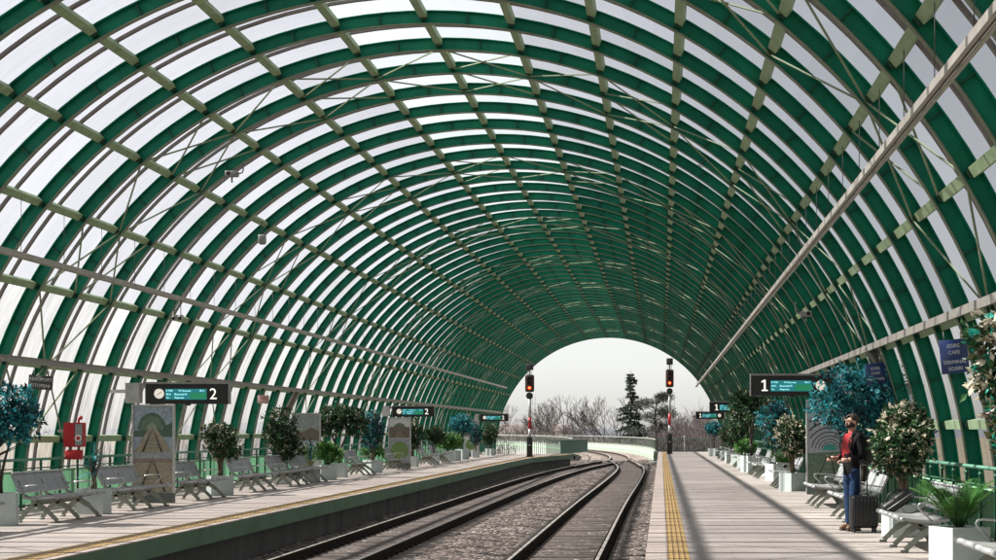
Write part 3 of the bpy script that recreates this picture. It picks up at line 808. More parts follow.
kinds['fig'] = potted('potted_tree', 'x', 'potted tree', crown_mesh(3, [((0, 0, 1.35), (.5, .5, .5)), ((-.1, 0, 1.8), (.42, .42, .4)), ((.15, .1, 1.05), (.45, .45, .35))], 4800, .085, .045, [6, 2, .5, .6, .2]), VAR, trunk_mesh(3, .9, .03, 4, .41, .14))
kinds['teal'] = potted('potted_tree', 'x', 'potted tree', crown_mesh(4, [((0, 0, 1.7), (.5, .5, .34)), ((.2, -.1, 1.5), (.38, .36, .3)), ((-.25, 0, 1.55), (.32, .36, .3))], 4600, .08, .04, [5, 2.6, 4.4]), ['lf_teal', 'lf_teal2', 'lf_tealdk'], trunk_mesh(4, .95, .03, 3, .41, .16), 'barkdark')
kinds['bigteal'] = potted('potted_tree', 'x', 'potted tree', crown_mesh(5, [((-.15, 0, 2.05), (.66, .52, .48)), ((.42, .1, 2.12), (.55, .48, .46)), ((-.5, -.1, 1.78), (.42, .38, .34)), ((.4, 0, 1.65), (.5, .48, .4)), ((0, 0, 1.4), (.46, .44, .42))], 7200, .09, .040, [4.8, 4.6, 3.4, 1.2]), ['lf_teal', 'lf_teal2', 'lf_tealdk', 'lf_dark'], trunk_mesh(5, 1.3, .04, 4, .41, .22), 'barkdark')
ftr = MB(); 
ftr.tube([(0, 0, .41), (.02, 0, .7), (.05, 0, .9)], [.055, .045, .04], 7)
ftr.tube([(.03, 0, .82), (-.15, .05, 1.15), (-.32, .1, 1.55), (-.4, .1, 1.8)], [.036, .032, .024, .01], 6); ftr.tube([(.05, 0, .88), (.2, -.05, 1.25), (.3, -.1, 1.6), (.5, -.1, 1.8)], [.036, .03, .022, .01], 6)
ftr.tube([(-.15, .05, 1.15), (-.1, .2, 1.5), (0, .25, 1.8)], [.024, .018, .008], 5)
kinds['forked'] = potted('potted_tree', 'x', 'potted tree', crown_mesh(6, [((-.35, 0, 1.85), (.5, .48, .42)), ((.3, 0, 1.9), (.58, .5, .42)), ((0, .1, 2.08), (.55, .5, .3)), ((.6, -.1, 1.65), (.36, .36, .34)), ((-.62, 0, 1.62), (.28, .3, .3))], 7500, .085, .045, [8, 1.5, .15, .5, .2]), VAR, ftr, 'barkdark')
kinds['dusky'] = potted('potted_tree', 'x', 'potted tree', crown_mesh(8, [((0, 0, 1.25), (.36, .36, .42)), ((.05, 0, 1.6), (.36, .36, .3)), ((-.05, 0, 1.95), (.30, .30, .28))], 3600, .085, .042, [2.2, 1.5, 5, 3.5, 1.5]), ['lf_teal', 'lf_teal2', 'lf_tealdk', 'lf_dark', 'lf_brown'], trunk_mesh(8, 1.0, .026, 3, .41, .1))
kinds['round'] = potted('potted_tree', 'x', 'potted tree', crown_mesh(9, [((0, 0, 1.38), (.46, .46, .36)), ((0.15, 0, 1.2), (.38, .36, .24))], 3400, .085, .045, [8, 1.6, .1, .8, .6]), VAR, trunk_mesh(9, .7, .03, 3, .41, .12), 'barkdark')
# arching fronds (palm), strap leaves (yucca), broad light leaves (shrub)
def frond_mesh(seed, n, L, nleaf, lw, z0, base=0.04, droop=0.5):
    rnd = random.Random(seed); m = MB()
    for k in range(n):
        a = rnd.uniform(0, 2 * PI); el = rnd.uniform(0.75, 1.5); l = L * rnd.uniform(.7, 1.1); d = Vector((math.cos(a), math.sin(a), 0))
        pts = []
        for j in range(9):
            u = j / 8; pts.append(Vector((0, 0, z0)) + d * (base + l * math.cos(el) * u + .12 * l * u * u) + Vector((0, 0, l * math.sin(el) * u - droop * l * u * u * u)))
        m.tube(pts, [.007 * (1 - .7 * j / 8) for j in range(9)], 4, 0)
        side = Vector((-d.y, d.x, 0))
        for j in range(nleaf):
            u = .18 + .82 * j / nleaf; i = min(7, int(u * 8)); f = u * 8 - i; p = pts[i].lerp(pts[i + 1], f); t = (pts[i + 1] - pts[i]).normalized()
            ll = l * .34 * math.sin(PI * min(1, .18 + .82 * u)) + .03
            for s_ in (-1, 1):
                m.leaf(p, side * s_ + t * .9 + Vector((0, 0, -.15)), Vector((0, 0, 1)) + rdir(rnd) * .3, ll, lw, 1 if rnd.random() < .8 else 2)
    return m
kinds['palm'] = potted('potted_palm', 'x', 'potted palm', frond_mesh(11, 28, .72, 26, .013, .46, .03, .22), ['lf_mid', 'lf_palm', 'lf_light'], None)
def strap_mesh(seed, n, L, W, z0, mats_w, h=.0):
    rnd = random.Random(seed); m = MB(); keys = list(range(len(mats_w)))
    for k in range(n):
        a = rnd.uniform(0, 2 * PI); el = rnd.uniform(-.1, 1.4); l = L * rnd.uniform(.65, 1.15); d = Vector((math.cos(a), math.sin(a), 0)); x = Vector((-d.y, d.x, 0)); mi = rnd.choices(keys, mats_w)[0]
        zz = z0 + rnd.uniform(0, h); vs = []
        for j in range(6):
            u = j / 5; p = Vector((0, 0, zz)) + d * (.02 + l * math.cos(el) * u) + Vector((0, 0, l * math.sin(el) * u - .28 * l * u * u)); w = W * (1 - u ** 2) * (0.6 + 0.4 * min(1, 3 * u)) + .001
            vs += [p - x * w / 2, p + x * w / 2]
        m.add(vs, [(2 * j, 2 * j + 1, 2 * j + 3, 2 * j + 2) for j in range(5)], mi)
    return m
yu = strap_mesh(12, 46, .42, .038, .62, [4, 2, 3, 1.5], .5)
kinds['yucca'] = potted('potted_yucca', 'x', 'potted plant', yu, ['lf_teal', 'lf_teal2', 'lf_tealdk', 'lf_dark'], trunk_mesh(12, .62, .022, 3, .41, .1))
kinds['shrub'] = potted('potted_shrub', 'x', 'potted plant', crown_mesh(13, [((0, 0, .82), (.42, .42, .26)), ((-.1, 0, .95), (.3, .3, .18))], 1000, .13, .075, [3, 4, 4]), ['lf_mid', 'lf_light', 'lf_palm'], trunk_mesh(13, .35, .016, 4, .41, .14))
ed = crown_mesh(14, [((-.05, 0, 2.45), (.5, .4, .34)), ((-.25, -.1, 2.05), (.32, .32, .3)), ((.1, 0, 1.75), (.42, .4, .4)), ((.05, 0, 1.35), (.32, .34, .34))], 2300, .125, .066, [2.6, 1.4, 3.6, .8, 1.2, 2.0]); 
kinds['edge'] = potted('potted_tree', 'x', 'potted tree', ed, VAR + ['lf_turq'], trunk_mesh(14, 1.5, .034, 4, .41, .16), pw=.49)

puse = {}
def plant(kind, x, y, label, rz=0.0, sc=1.0):
    o = place(kinds[kind], puse.get(kind, False), (x, y, 0), rz, label, 'potted plants along the platforms', sc); puse[kind] = True; return o
PLX = -10.45
plant('teal', -10.75, 26.8, 'blue green leafy tree in a white planter at the left edge of the view', 0.3, 1.12)
plant('yucca', PLX, 30.4, 'sparse blue leaved yucca in a white planter below the red fire cabinet', 0.0)
plant('flower', PLX, 39.1, 'round dark tree with cream leaves in a white planter after the tall railway poster', 0.6)
plant('fig', -10.75, 46.9, 'tall upright dark fig tree standing behind the benches on the left platform', 0.2, 1.0)
plant('yucca', -10.4, 48.95, 'blue leaved yucca in a white planter in front of the second poster on the left', 2.0, 1.0)
plant('shrub', PLX + .1, 51.2, 'broad leaved light green shrub in a white planter before the big forked tree', 0.4)
plant('forked', PLX - .05, 53.8, 'large dark tree with a forked trunk in a white planter on the left platform', 0.0)
plant('dusky', PLX + .05, 59.5, 'narrow blue and brown leaved tree in a planter right of the big forked tree', 0.8)
plant('shrub', -10.75, 61.5, 'low light green shrub beside the poster with a green oval', 2.2, .9)
plant('fig', PLX, 69.3, 'tall dark fig tree in front of the second platform 2 board', 1.5, .95)
plant('round', PLX, 75.8, 'round dark tree in a planter just right of the second platform 2 board', 0.0)
plant('shrub', PLX, 81.0, 'bushy green shrub in a planter left of the far blue tree on the left platform', 3.2, 1.1)
plant('shrub', PLX, 83.2, 'bushy green shrub in a planter touching the far blue tree on the left platform', 1.2, 1.1)
plant('teal', PLX, 86.5, 'wide blue tree on a dark trunk far along the left platform', 1.0, 1.15)
plant('dusky', PLX + .05, 92.5, 'small dark tree in a planter in front of the farthest left poster', 0.2, .85)
plant('fig', PLX + .1, 100.0, 'last tall dark fig tree at the far end of the left platform', 2.6, .9)

plant('edge', 3.80, 17.2, 'tall tree with cream and turquoise leaves at the right edge of the view', 0.0)
plant('palm', 3.335, 18.45, 'green feathery palm in a white planter between the two nearest right benches', 0.4)
plant('bigflower', 3.52, 24.0, 'large cream flowered tree in a white planter just behind the suitcase', 0.2)
plant('bigteal', 3.80, 31.2, 'big blue green tree rising behind the man in the red top', 0.0, 1.1)
plant('bigflower', 3.33, 41.85, 'cream flowered tree in a white planter left of the poster of arches', 2.2, .98)
plant('palm', 3.55, 47.3, 'small green palm in a planter past the white flowered tree on the right platform', 1.5)
plant('dusky', 3.55, 50.5, 'pale blue leaved tree in a planter right of the big dark leaning tree', 2.0, 1.1)
plant('forked', 3.35, 61.0, 'big dark leaning tree in a planter on the right platform', 2.0, 1.28)
plant('shrub', 3.4, 66.5, 'light green shrub in a planter by the leaning dark tree, right platform', 1.0)
plant('teal', 3.75, 50.0 + 5.2, 'blue leaved tree in a planter behind the second right platform board', 2.0, 1.15)
plant('fig', 3.4, 72.5, 'upright dark green fig tree far along the right platform', 1.0)
plant('round', 3.35, 79.5, 'round dark tree in a planter far along the right platform', 1.7)
plant('flower', 3.4, 86.0, 'small cream leaved tree in a planter far along the right platform', 1.2)
plant('teal', 3.1, 97.0, 'farthest blue green tree in a planter on the right platform', 1.0, 1.0)

# ------------------------------------------------------------------ platform boards
def board(x0, ztop, d, num, right, label):
    W, H, D = 1.87, 0.50, 0.16
    t = thing('departure_board', label, 'departure board', (x0, d, ztop - H), group='hanging platform departure boards')
    m = MB(); m.box(0, W, -D / 2, D / 2, 0, H - 0.045, 0); m.build('housing', ['black'], t)
    m = MB(); m.box(-0.015, W + 0.015, -D / 2 - 0.02, D / 2 + 0.02, H - 0.044, H, 0); m.box(-0.02, -0.001, -D / 2 - 0.01, D / 2 + 0.01, 0, H - 0.045, 0); m.box(W + 0.001, W + 0.02, -D / 2 - 0.01, D / 2 + 0.01, 0, H - 0.045, 0); m.build('frame', ['frame_grey'], t)
    y = -D / 2 - 0.004
    sx = 0.44 if not right else 0.44
    m = MB(); m.box(sx, sx + 0.94, y - 0.004, y + 0.003, 0.10, 0.345, 0); m.box(sx + 0.56, sx + 0.938, y - 0.006, y - 0.0041, 0.115, 0.25, 1)
    sc_ = m.build('screen', ['screen', 'screen_green'], t)
    yy = y - 0.0085
    for tx, sz, px_, pz_ in (('R 7940', .052, .02, .285), ('TFC Bucuresti', .048, .30, .285), ('06:11', .052, .78, .285), ('06:31', .052, .02, .205), ('Bucuresti N', .058, .21, .203), ('Via:', .048, .02, .128), ('Mogosoaia', .05, .21, .128)):
        m = MB(); m.text(tx, sz, (sx + px_, yy, pz_), 0); m.build('lettering', ['screen_text'], sc_)
    cxx = 0.30 if not right else 1.58
    m = MB(); m.disc((cxx, y - 0.004, 0.235), 0.112, 'y', 28, 0.02, 0); ck = m.build('clock', ['clockface'], t)
    m = MB()
    for k in range(12):
        a_ = 2 * PI * k / 12; m.bar((cxx + .085 * math.sin(a_), y - .0155, .235 + .085 * math.cos(a_)), (cxx + .1 * math.sin(a_), y - .0155, .235 + .1 * math.cos(a_)), .008, .003, 0, up=(0, 1, 0))
    m.bar((cxx, y - .016, .235), (cxx + .055, y - .016, .275), .014, .004, 0, up=(0, 1, 0)); m.bar((cxx, y - .0165, .235), (cxx - .045, y - .0165, .19), .011, .004, 0, up=(0, 1, 0))
    m.build('clock_hands', ['black'], ck)
    m = MB(); nx_ = 1.53 if not right else 0.30; 
    if num == '2': m.text(num, 0.36, (nx_, y - 0.003, 0.11), 0, 'CENTER', 0.004)
    else:
        m.box(nx_ - .012, nx_ + .030, y - .006, y + .001, .11, .36); m.box(nx_ - .06, nx_ + .078, y - .0065, y + .001, .105, .135)
        m.add([(nx_ - .012, y - .0062, .36), (nx_ - .012, y - .0062, .315), (nx_ - .065, y - .0062, .295), (nx_ - .065, y - .0062, .325)], [(0, 1, 2, 3), (3, 2, 1, 0)])
    m.build('platform_number', ['white_text'], t)
    m = MB(); s_ = 1 if right else -1; bx = W + 0.20 if right else -0.30
    if right: m.box(W + 0.021, W + 0.08, -.04, .04, H - .14, H - .05); m.box(W + 0.08, W + 0.42, -.13, .13, .02, H - .02); m.box(W + .42, W + .80, -.04, .04, .25, .33)
    else: m.box(-.14, -.021, -.04, .04, H - .14, H - .05); m.box(-.46, -.14, -.13, .13, .02, H - .02); m.box(-.92, -.46, -.04, .04, .25, .33)
    m.build('wall_bracket', ['lightgrey'], t)
    m = MB(); m.rbox(W / 2 - .05, W / 2 + .05, -D / 2 + .02, D / 2 - .02, -.035, -.001, .01, 2); m.build('sensor', ['black'], t)
    return t
Z_L = EYE + 1.09
board(-11.71, Z_L, 37.6, '2', False, 'nearest platform 2 departure board with clock, above the tall railway poster')
board(-12.0 , Z_L + 0.0, 73.8, '2', False, 'second platform 2 departure board, over the middle of the left platform')
board(-12.05, Z_L + 0.0, 110.0, '2', False, 'farthest platform 2 departure board, small beside the left signal')
board(2.05, EYE + 1.28, 37.6, '1', True, 'nearest platform 1 departure board with clock, above the poster of arches')
board(2.18, EYE + 1.28, 73.8, '1', True, 'second platform 1 departure board, partly hidden by dark trees')
board(2.32, EYE + 1.23, 110.0, '1', True, 'farthest platform 1 departure board, low beside the right signal')

# ------------------------------------------------------------------ posters
def poster(x, y, z1, w, art, label, base_h=0.21):
    t = thing('poster_stand', label, 'poster', (x, y, 0), group='advertising poster stands on the platforms')
    m = MB(); m.box(-.02, w + .02, -.04, .10, 0, base_h, 0); m.build('base', ['p_base'], t)
    m = MB(); m.box(-.035, 0, -.05, .05, base_h + .001, z1); m.box(w, w + .035, -.05, .05, base_h + .001, z1); m.box(0.0005, w - .0005, -.05, .05, z1 - .035, z1); m.build('frame', ['lightgrey'], t)
    m = MB(); m.box(.001, w - .001, -.02, .045, base_h + .001, z1 - .036, 0); p = m.build('panel', ['p_grey'], t)
    a_ = MB(); used_ = art(a_, w, base_h, z1 - .04); a_.build('picture', used_, p)
def quad(mb, pts, lay, mi): mb.poly([(x, -.022 - .0015 * lay, z) for x, z in pts][::1], mi)
def ell(mb, cx, cz, rx, rz, lay, mi, a0=0, a1=360, n=26): quad(mb, [(cx + rx * math.cos(rad(a0 + (a1 - a0) * k / n)), cz + rz * math.sin(rad(a0 + (a1 - a0) * k / n))) for k in range(n + (a1 - a0 < 360))], lay, mi)
def tracks(mb, cx, hz, bz, w, mr, ms, lay=4, n=9, spread=.34, bend=0):
    for s_ in (-1, 1):
        quad(mb, [(cx + s_ * .012, hz), (cx + s_ * .022, hz), (cx + s_ * (spread + .03) * w + bend, bz), (cx + s_ * (spread - .03) * w + bend, bz)], lay + 1, mr)
    for k in range(n):
        u = ((k + 1) / (n + 1)) ** 1.7; z = hz + (bz - hz) * u; hw = .02 + (spread + .08) * w * u; t_ = .006 + .012 * u
        quad(mb, [(cx - hw + bend * u, z), (cx + hw + bend * u, z), (cx + hw + bend * u, z - t_), (cx - hw + bend * u, z - t_)], lay, ms)
def art1(mb, w, z0, z1):
    zs = z0 + (z1 - z0) * .40; ze = z0 + (z1 - z0) * .475; hz = ze + .42
    quad(mb, [(0.01, ze), (w - .01, ze), (w - .01, z1), (0.01, z1)], 0, 0)
    quad(mb, [(0.01, hz + .02), (w * .3, hz + .06), (w * .7, hz + .06), (w * .86, hz + .16), (w - .01, hz + .2), (w - .01, hz - .1), (0.01, hz - .1)], 1, 1)
    ell(mb, w * .47, hz + .05, .30, .36, 2, 1, 0, 180); ell(mb, w * .47, hz + .05, .25, .29, 3, 2, 0, 180); ell(mb, w * .47, hz + .05, .10, .16, 3.5, 3, 0, 180)
    quad(mb, [(0.01, ze), (w - .01, ze), (w * .60, hz + .06), (w * .38, hz + .06)], 4, 4)
    tracks(mb, w * .48, hz + .05, ze + .005, w, 5, 6, 5, 8, .24)
    quad(mb, [(0.01, z0 + .02), (w - .01, z0 + .02), (w - .01, zs), (0.01, zs)], 0, 4)
    quad(mb, [(0.01, zs - .09), (w - .01, zs - .09), (w - .01, zs), (0.01, zs)], 1, 7)
    tracks(mb, w * .48, zs - .06, z0 + .03, w, 5, 6, 3, 10, .32)
    mb.text('CFR', .07, (w - .16, -.026, z1 - .16), 7, 'CENTER', .001); quad(mb, [(w - .19, z1 - .07), (w - .12, z1 - .08), (w - .15, z1 - .05)], 2, 8)
    return ['p_sky', 'p_dome', 'p_dome2', 'p_dome3', 'p_sand', 'p_rail', 'p_sleep', 'p_brick', 'p_white']
def art2(mb, w, z0, z1):
    quad(mb, [(0.01, z0 + 1.0), (w - .01, z0 + 1.0), (w - .01, z1), (0.01, z1)], 0, 0)
    quad(mb, [(0.01, z0 + 1.02), (w - .01, z0 + 1.02), (w - .01, z0 + 1.3), (w * .7, z0 + 1.42), (w * .4, z0 + 1.28), (0.01, z0 + 1.38)], 1, 1)
    quad(mb, [(0.01, z0 + .1), (w - .01, z0 + .1), (w - .01, z0 + .95), (0.01, z0 + .95)], 0, 2); ell(mb, w * .5, z0 + .5, w * .4, .3, 1, 3)
    return ['p_grey', 'p_earth', 'p_white', 'p_green']
def art3(mb, w, z0, z1):
    zm = z0 + 1.0
    quad(mb, [(0.01, zm), (w - .01, zm), (w - .01, z1), (0.01, z1)], 0, 0); ell(mb, w * .5, zm + .42, .24, .2, 1, 1, 0, 180)
    quad(mb, [(0.01, zm + .02), (w - .01, zm + .02), (w - .01, zm + .45), (w * .5, zm + .5), (0.01, zm + .45)], 1.5, 2); tracks(mb, w * .5, zm + .45, zm + .03, w, 3, 4, 2, 7, .36)
    quad(mb, [(0.01, z0 + .02), (w - .01, z0 + .02), (w - .01, zm - .06), (0.01, zm - .06)], 0, 5); ell(mb, w * .5, z0 + .5, w * .42, .38, 1, 6)
    return ['p_white', 'p_dome2', 'p_earth', 'p_rail', 'p_sand', 'p_grey', 'p_green']
def art4(mb, w, z0, z1):
    quad(mb, [(0.01, z0 + .02), (w - .01, z0 + .02), (w - .01, z1), (0.01, z1)], 0, 0)
    c = (w * .62, z0 + .85)
    for k, r in enumerate((1.05, .86, .70, .56, .45, .36, .28, .21)):
        for j in range(14):
            a0, a1 = 8 + 164 * j / 14, 8 + 164 * (j + 1) / 14; ri = r - .035 * r - .01
            P = [(c[0] + rr * math.cos(rad(aa)), c[1] + rr * math.sin(rad(aa))) for rr, aa in ((ri, a0), (r, a0), (r, a1), (ri, a1))]
            if all(.012 < x < w - .012 and z0 + .03 < z < z1 - .01 for x, z in P): quad(mb, P, 1 + .1 * k, 1)
    ell(mb, w * .62, z0 + .85, .17, .16, 2.5, 2, 0, 180)
    quad(mb, [(0.01, z0 + .02), (w - .01, z0 + .02), (w - .01, z0 + .83), (0.01, z0 + .78)], 3, 3); tracks(mb, w * .62, z0 + .8, z0 + .05, w, 1, 4, 4, 7, .3, -.1)
    return ['p_lav', 'p_rail', 'p_teal', 'p_dome2', 'p_grey']
poster(-11.18, 35.0, 2.09, 0.83, art1, 'tall poster stand with two railway track pictures under the nearest platform 2 board')
poster(-11.55, 51.8, 2.08, 0.83, art2, 'grey poster stand partly hidden by yucca leaves, second on the left platform')
poster(-10.90, 65.9 + .3, 2.05, 0.83, art3, 'poster stand with a railway picture above a green oval on the left platform')
poster(-11.35, 95.0, 2.1, 0.83, art2, 'farthest poster stand on the left platform, beside the last trees')
poster(3.52, 39.6, 2.27, 0.85, art4, 'poster stand with a picture of curving arches behind the man')

# ------------------------------------------------------------------ wall signs, fire cabinet, struts
def wall_sign(x, y, z, w, h, lines, m0, tilt, label, tm='white', size=.09):
    t = thing('wall_sign', label, 'sign', (x, y, z)); t.rotation_euler = (0, tilt, 0)
    m = MB(); m.rbox(-w / 2, w / 2, -.012, .012, -h / 2, h / 2, .006, 1); m.build('plate', [m0], t)
    for k, (s_, zz) in enumerate(lines):
        m = MB(); m.text(s_, size, (0, -.0145, zz), 0, 'CENTER', .001); m.build('lettering', [tm], t)
    m = MB(); m.tube([(-w * .3, 0, h / 2 + .001), (-w * .3, 0, h / 2 + .12)], .008, 6); m.tube([(w * .3, 0, h / 2 + .001), (w * .3, 0, h / 2 + .12)], .008, 6); m.build('hanger', ['frame_grey'], t)
wall_sign(-11.88, 31.6, 2.46, .47, .27, [('AEROPORT', .03), ('OTOPENI', -.09)], 'charcoal', rad(5), 'charcoal station name sign on the left wall above the blue tree', size=.088)
wall_sign(3.98, 22.4, 2.55, .38, .46, [('IESIRE', .12), ('CAFE', .03), ('TERMINAL', -.10), ('SOSIRI', -.19)], 'navy', rad(-6), 'navy blue sign with white lettering high on the right wall', size=.07)
wall_sign(4.02, 30.9, 2.60, .36, .40, [('IESIRE', .08), ('CAFE', -.01), ('TERMINAL', -.12)], 'navy', rad(-6), 'smaller looking navy sign above the big blue green tree', size=.07)
wall_sign(-12.05, 50.0, 2.48, .34, .26, [('PERON 2', .0)], 'pinkish', rad(4), 'pale pink notice on the left wall above the tall fig tree', 'red', size=.065)

t = thing('fire_cabinet', 'red fire hose cabinet on the left wall above the railing', 'fire cabinet', (-12.08, 34.0, 1.20))
m = MB(); m.box(-.20, .20, -.09, .09, 0, .50); m.build('case', ['red'], t)
m = MB(); m.box(-.19, .02, -.105, -.0905, .02, .48); m.build('door', ['red'], t)
m = MB(); m.box(.04, .185, -.102, -.0905, .03, .47, 0); m.build('window', ['glass'], t)
m = MB(); m.disc((.11, -.11, .18), .07, 'y', 16, .012, 0); m.disc((.11, -.118, .18), .04, 'y', 14, .01, 1); m.build('hose_reel', ['white', 'red'], t)
m = MB(); m.tube([(.08, 0, .5), (.08, 0, .56), (.14, 0, .60)], .025, 8); m.sphere((.12, 0, .60), .045, 0, 10, 7); m.build('alarm_bell', ['red'], t)
m = MB(); m.rbox(-.18, .16, -.08, .06, -.26, -.06, .02, 2, 0); m.build('lower_box', ['red'], t)
for s_ in (-.1, .08):
    m = MB(); m.tube([(s_, 0, -.06), (s_, 0, 0)], .03, 8); m.build('pipe', ['frame_grey'], t)
m = MB(); m.box(-.35, -.2, -.03, .03, .3, .36); m.build('wall_bracket', ['frame_grey'], t)
def strut(p0, p1, label):
    m = MB(); m.bar(p0, p1, .22, .05, 0, up=(0, 1, 0)); m.bar(Vector(p0) + Vector((0, -.03, 0)), Vector(p1) + Vector((0, -.03, 0)), .10, .008, 1, up=(0, 1, 0))
    tag(m.build('cable_duct', ['rail_grey', 'tray_dark']), label, 'cable duct')
strut((-11.92, 29.6, 2.86), (-12.25, 29.6, 1.95), 'slanting brown cable duct on the left wall at the edge of the view')
strut((-12.02, 54.5, 2.80), (-12.42, 54.5, 2.0), 'slanting brown cable duct on the left wall beside the second poster')
strut((4.03, 31.8, 3.16), (4.50, 31.8, 2.35), 'slanting brown cable duct on the right wall above the big blue tree')

# ------------------------------------------------------------------ loudspeakers, cameras, spotlight under the vault
def speaker(x, y, z, label):
    t = thing('loudspeaker', label, 'loudspeaker', (x, y, z)); dx = x - CX; top = CZ + math.sqrt(8.67 ** 2 - dx * dx) - z
    m = MB(); m.rbox(-.085, .085, -.09, .09, -.11, .11, .03, 2); m.build('case', ['frame_grey'], t)
    m = MB(); m.disc((0, 0, -.115), .07, 'z', 18, .012); m.build('grille', ['black'], t)
    m = MB(); m.tube([(0, 0, .111), (0, 0, top)], .014, 6); m.build('drop_rod', ['wire'], t)
speaker(-9.62, 39.8, 6.15, 'grey loudspeaker hung under the left purlins, left of the vault')
speaker(1.62, 48.8, 7.4, 'grey loudspeaker hung right of the crown, above the long tray')
speaker(.95, 68.8, 8.02 , 'grey loudspeaker hung deep in the vault right of the crown')
speaker(1.8, 94.8, 7.0, 'small grey loudspeaker far down the vault near the opening')
def camera_dome(x, y, z, label, s_=1):
    t = thing('security_camera', label, 'security camera', (x, y, z))
    m = MB(); m.rbox(-.13, .13, -.10, .10, -.06, .06, .02, 2); m.build('housing', ['frame_grey'], t)
    m = MB(); m.disc((-.05 * s_, -.105, 0), .045, 'y', 14, .02); m.build('lens', ['black'], t)
    m = MB(); m.tube([(.131 * s_, 0, 0), (.22 * s_, 0, .03), (.24 * s_, 0, .10), (.24 * s_, 0, .26)], .016, 6); m.tube([(0, 0, -.071), (0, 0, -.18)], .02, 6); m.build('arm', ['frame_grey'], t)
camera_dome(-9.05, 34.8, 6.95, 'pale security camera on an arm high on the left of the vault')
camera_dome(.86, 40.8, 8.1 - .05, 'brownish camera box under the arches right of the crown')
camera_dome(3.30, 37.6, 4.2, 'white security camera low on the right arches above the platform 1 board', -1)
t = thing('spotlight', 'twin black and white spotlights hanging below the left cable tray', 'spotlight', (-10.78, 36.8, 4.05))
m = MB(); m.tube([(-.07, 0, .40), (-.07, 0, .06)], .009, 6); m.tube([(.07, 0, .40), (.07, 0, .06)], .009, 6); m.build('stem', ['wire'], t)
for s_ in (-.07, .07):
    m = MB(); m.tube([(s_, .07, .03), (s_, -.08, -.01)], .05, 12, 0); m.build('lamp_body', ['lightgrey'], t)
    m = MB(); m.tube([(s_, -.081, -.01), (s_, -.095, -.014)], .042, 12, 0); m.build('lens', ['black'], t)

# ------------------------------------------------------------------ signals
def signal(x, y, H, label, top_box):
    t = thing('signal', label, 'railway signal', (x, y, 0), group='railway signals at the platform ends'); k = H
    m = MB(); m.rbox(-.16, .16, -.14, .14, 0.04, 1.30 * k, .02, 2); m.box(-.22, .22, -.2, .2, 0, .04); m.build('equipment_case', ['black'], t)
    m = MB(); m.box(-.06, .06, -.15, -.1405, .75 * k, .83 * k); m.build('number_plate', ['lightgrey'], t)
    m = MB(); zz = [1.30 * k, 1.85 * k, 2.62 * k, 3.95 * k]
    for i, mi in ((0, 0), (1, 1), (2, 0)): m.tube([(0, 0, zz[i] + .001), (0, 0, zz[i + 1])], .085, 12, mi, cap=True)
    m.build('mast', ['mast', 'red'], t)
    m = MB(); m.tube([(.15, .10, 1.3 * k), (.15, .10, 4.0 * k)], .012, 5); m.tube([(.30, .1, 1.3 * k), (.30, .1, 4.0 * k)], .012, 5)
    n = int(2.6 * k / .3)
    for i in range(n): m.tube([(.15, .1, 1.4 * k + i * .3), (.30, .1, 1.4 * k + i * .3)], .01, 5)
    m.build('ladder', ['mast'], t)
    m = MB(); m.disc((0, -.12, 4.05 * k), .20, 'y', 20, .06, 0); m.disc((0, -.155, 4.05 * k), .09, 'y', 16, .02, 1); m.build('repeater_lamp', ['black', 'greenlens'], t)
    m = MB(); m.rbox(-.26, .26, -.14, .10, 4.30 * k, 5.45 * k, .10, 3); hd = m.build('signal_head', ['signalred'], t)
    for i, (zz_, mm) in enumerate(((5.18, 'darklens'), (4.88, 'darklens'), (4.58, 'redhalo'))):
        m = MB(); m.disc((0, -.150, zz_ * k), .10, 'y', 18, .02, 0)
        if mm == 'redhalo': m.disc((0, -.165, zz_ * k), .055, 'y', 16, .01, 1)
        m.build('lens', [mm, 'redlamp'], hd)
        m = MB(); vs = []; fs = []
        for j in range(13):
            a_ = rad(-10 + 200 * j / 12); vs += [(.115 * math.cos(a_), -.141, zz_ * k + .115 * math.sin(a_)), (.115 * math.cos(a_), -.33, zz_ * k + .115 * math.sin(a_) - .02)]
        for j in range(12): fs.append((2 * j, 2 * j + 1, 2 * j + 3, 2 * j + 2))
        m.add(vs, fs); m.build('hood', ['black'], hd)
    m = MB(); m.tube([(0, 0, 5.45 * k), (0, 0, 5.75 * k)], .05, 8); m.tube([(-.12, 0, 5.45 * k), (-.12, 0, 5.72 * k), (.12, 0, 5.72 * k), (.12, 0, 5.45 * k)], .018, 6); m.build('top_pole', ['mast'], t)
    m = MB(); m.rbox(-.21, .21, -.12, .12, 5.76 * k, 6.18 * k, .03, 2); m.build('indicator_box', [top_box], t)
signal(.56, 106.5, 1.0, 'tall red lit railway signal at the end of the right platform', 'charcoal')
signal(-7.52, 94.5, .865, 'red lit railway signal at the end of the left platform edge', 'charcoal')

# ------------------------------------------------------------------ man with suitcase
def skin_obj(name, verts, edges, mats, parent, sub=2, matfn=None, label=None):
    me = bpy.data.meshes.new(name); me.from_pydata([v[0] for v in verts], edges, [])
    o = bpy.data.objects.new(name, me); COL.objects.link(o)
    sk = o.modifiers.new('s', 'SKIN'); sk.use_smooth_shade = True
    if not me.skin_vertices: me.skin_vertices.new()
    for i, v in enumerate(verts):
        r = v[1]; me.skin_vertices[0].data[i].radius = r if isinstance(r, tuple) else (r, r)
    me.skin_vertices[0].data[0].use_root = True
    sb = o.modifiers.new('u', 'SUBSURF'); sb.levels = sub; sb.render_levels = sub
    dg = bpy.context.evaluated_depsgraph_get(); dg.update()
    m2 = bpy.data.meshes.new_from_object(o.evaluated_get(dg))
    bpy.data.objects.remove(o); m2.materials.clear()
    for k in mats: m2.materials.append(M[k])
    for p in m2.polygons:
        p.use_smooth = True
        if matfn: p.material_index = matfn(p.center, p.normal)
    q = bpy.data.objects.new(name, m2); COL.objects.link(q); q.parent = parent
    if label: q['label'] = label
    return q
man_dir = rad(-64)
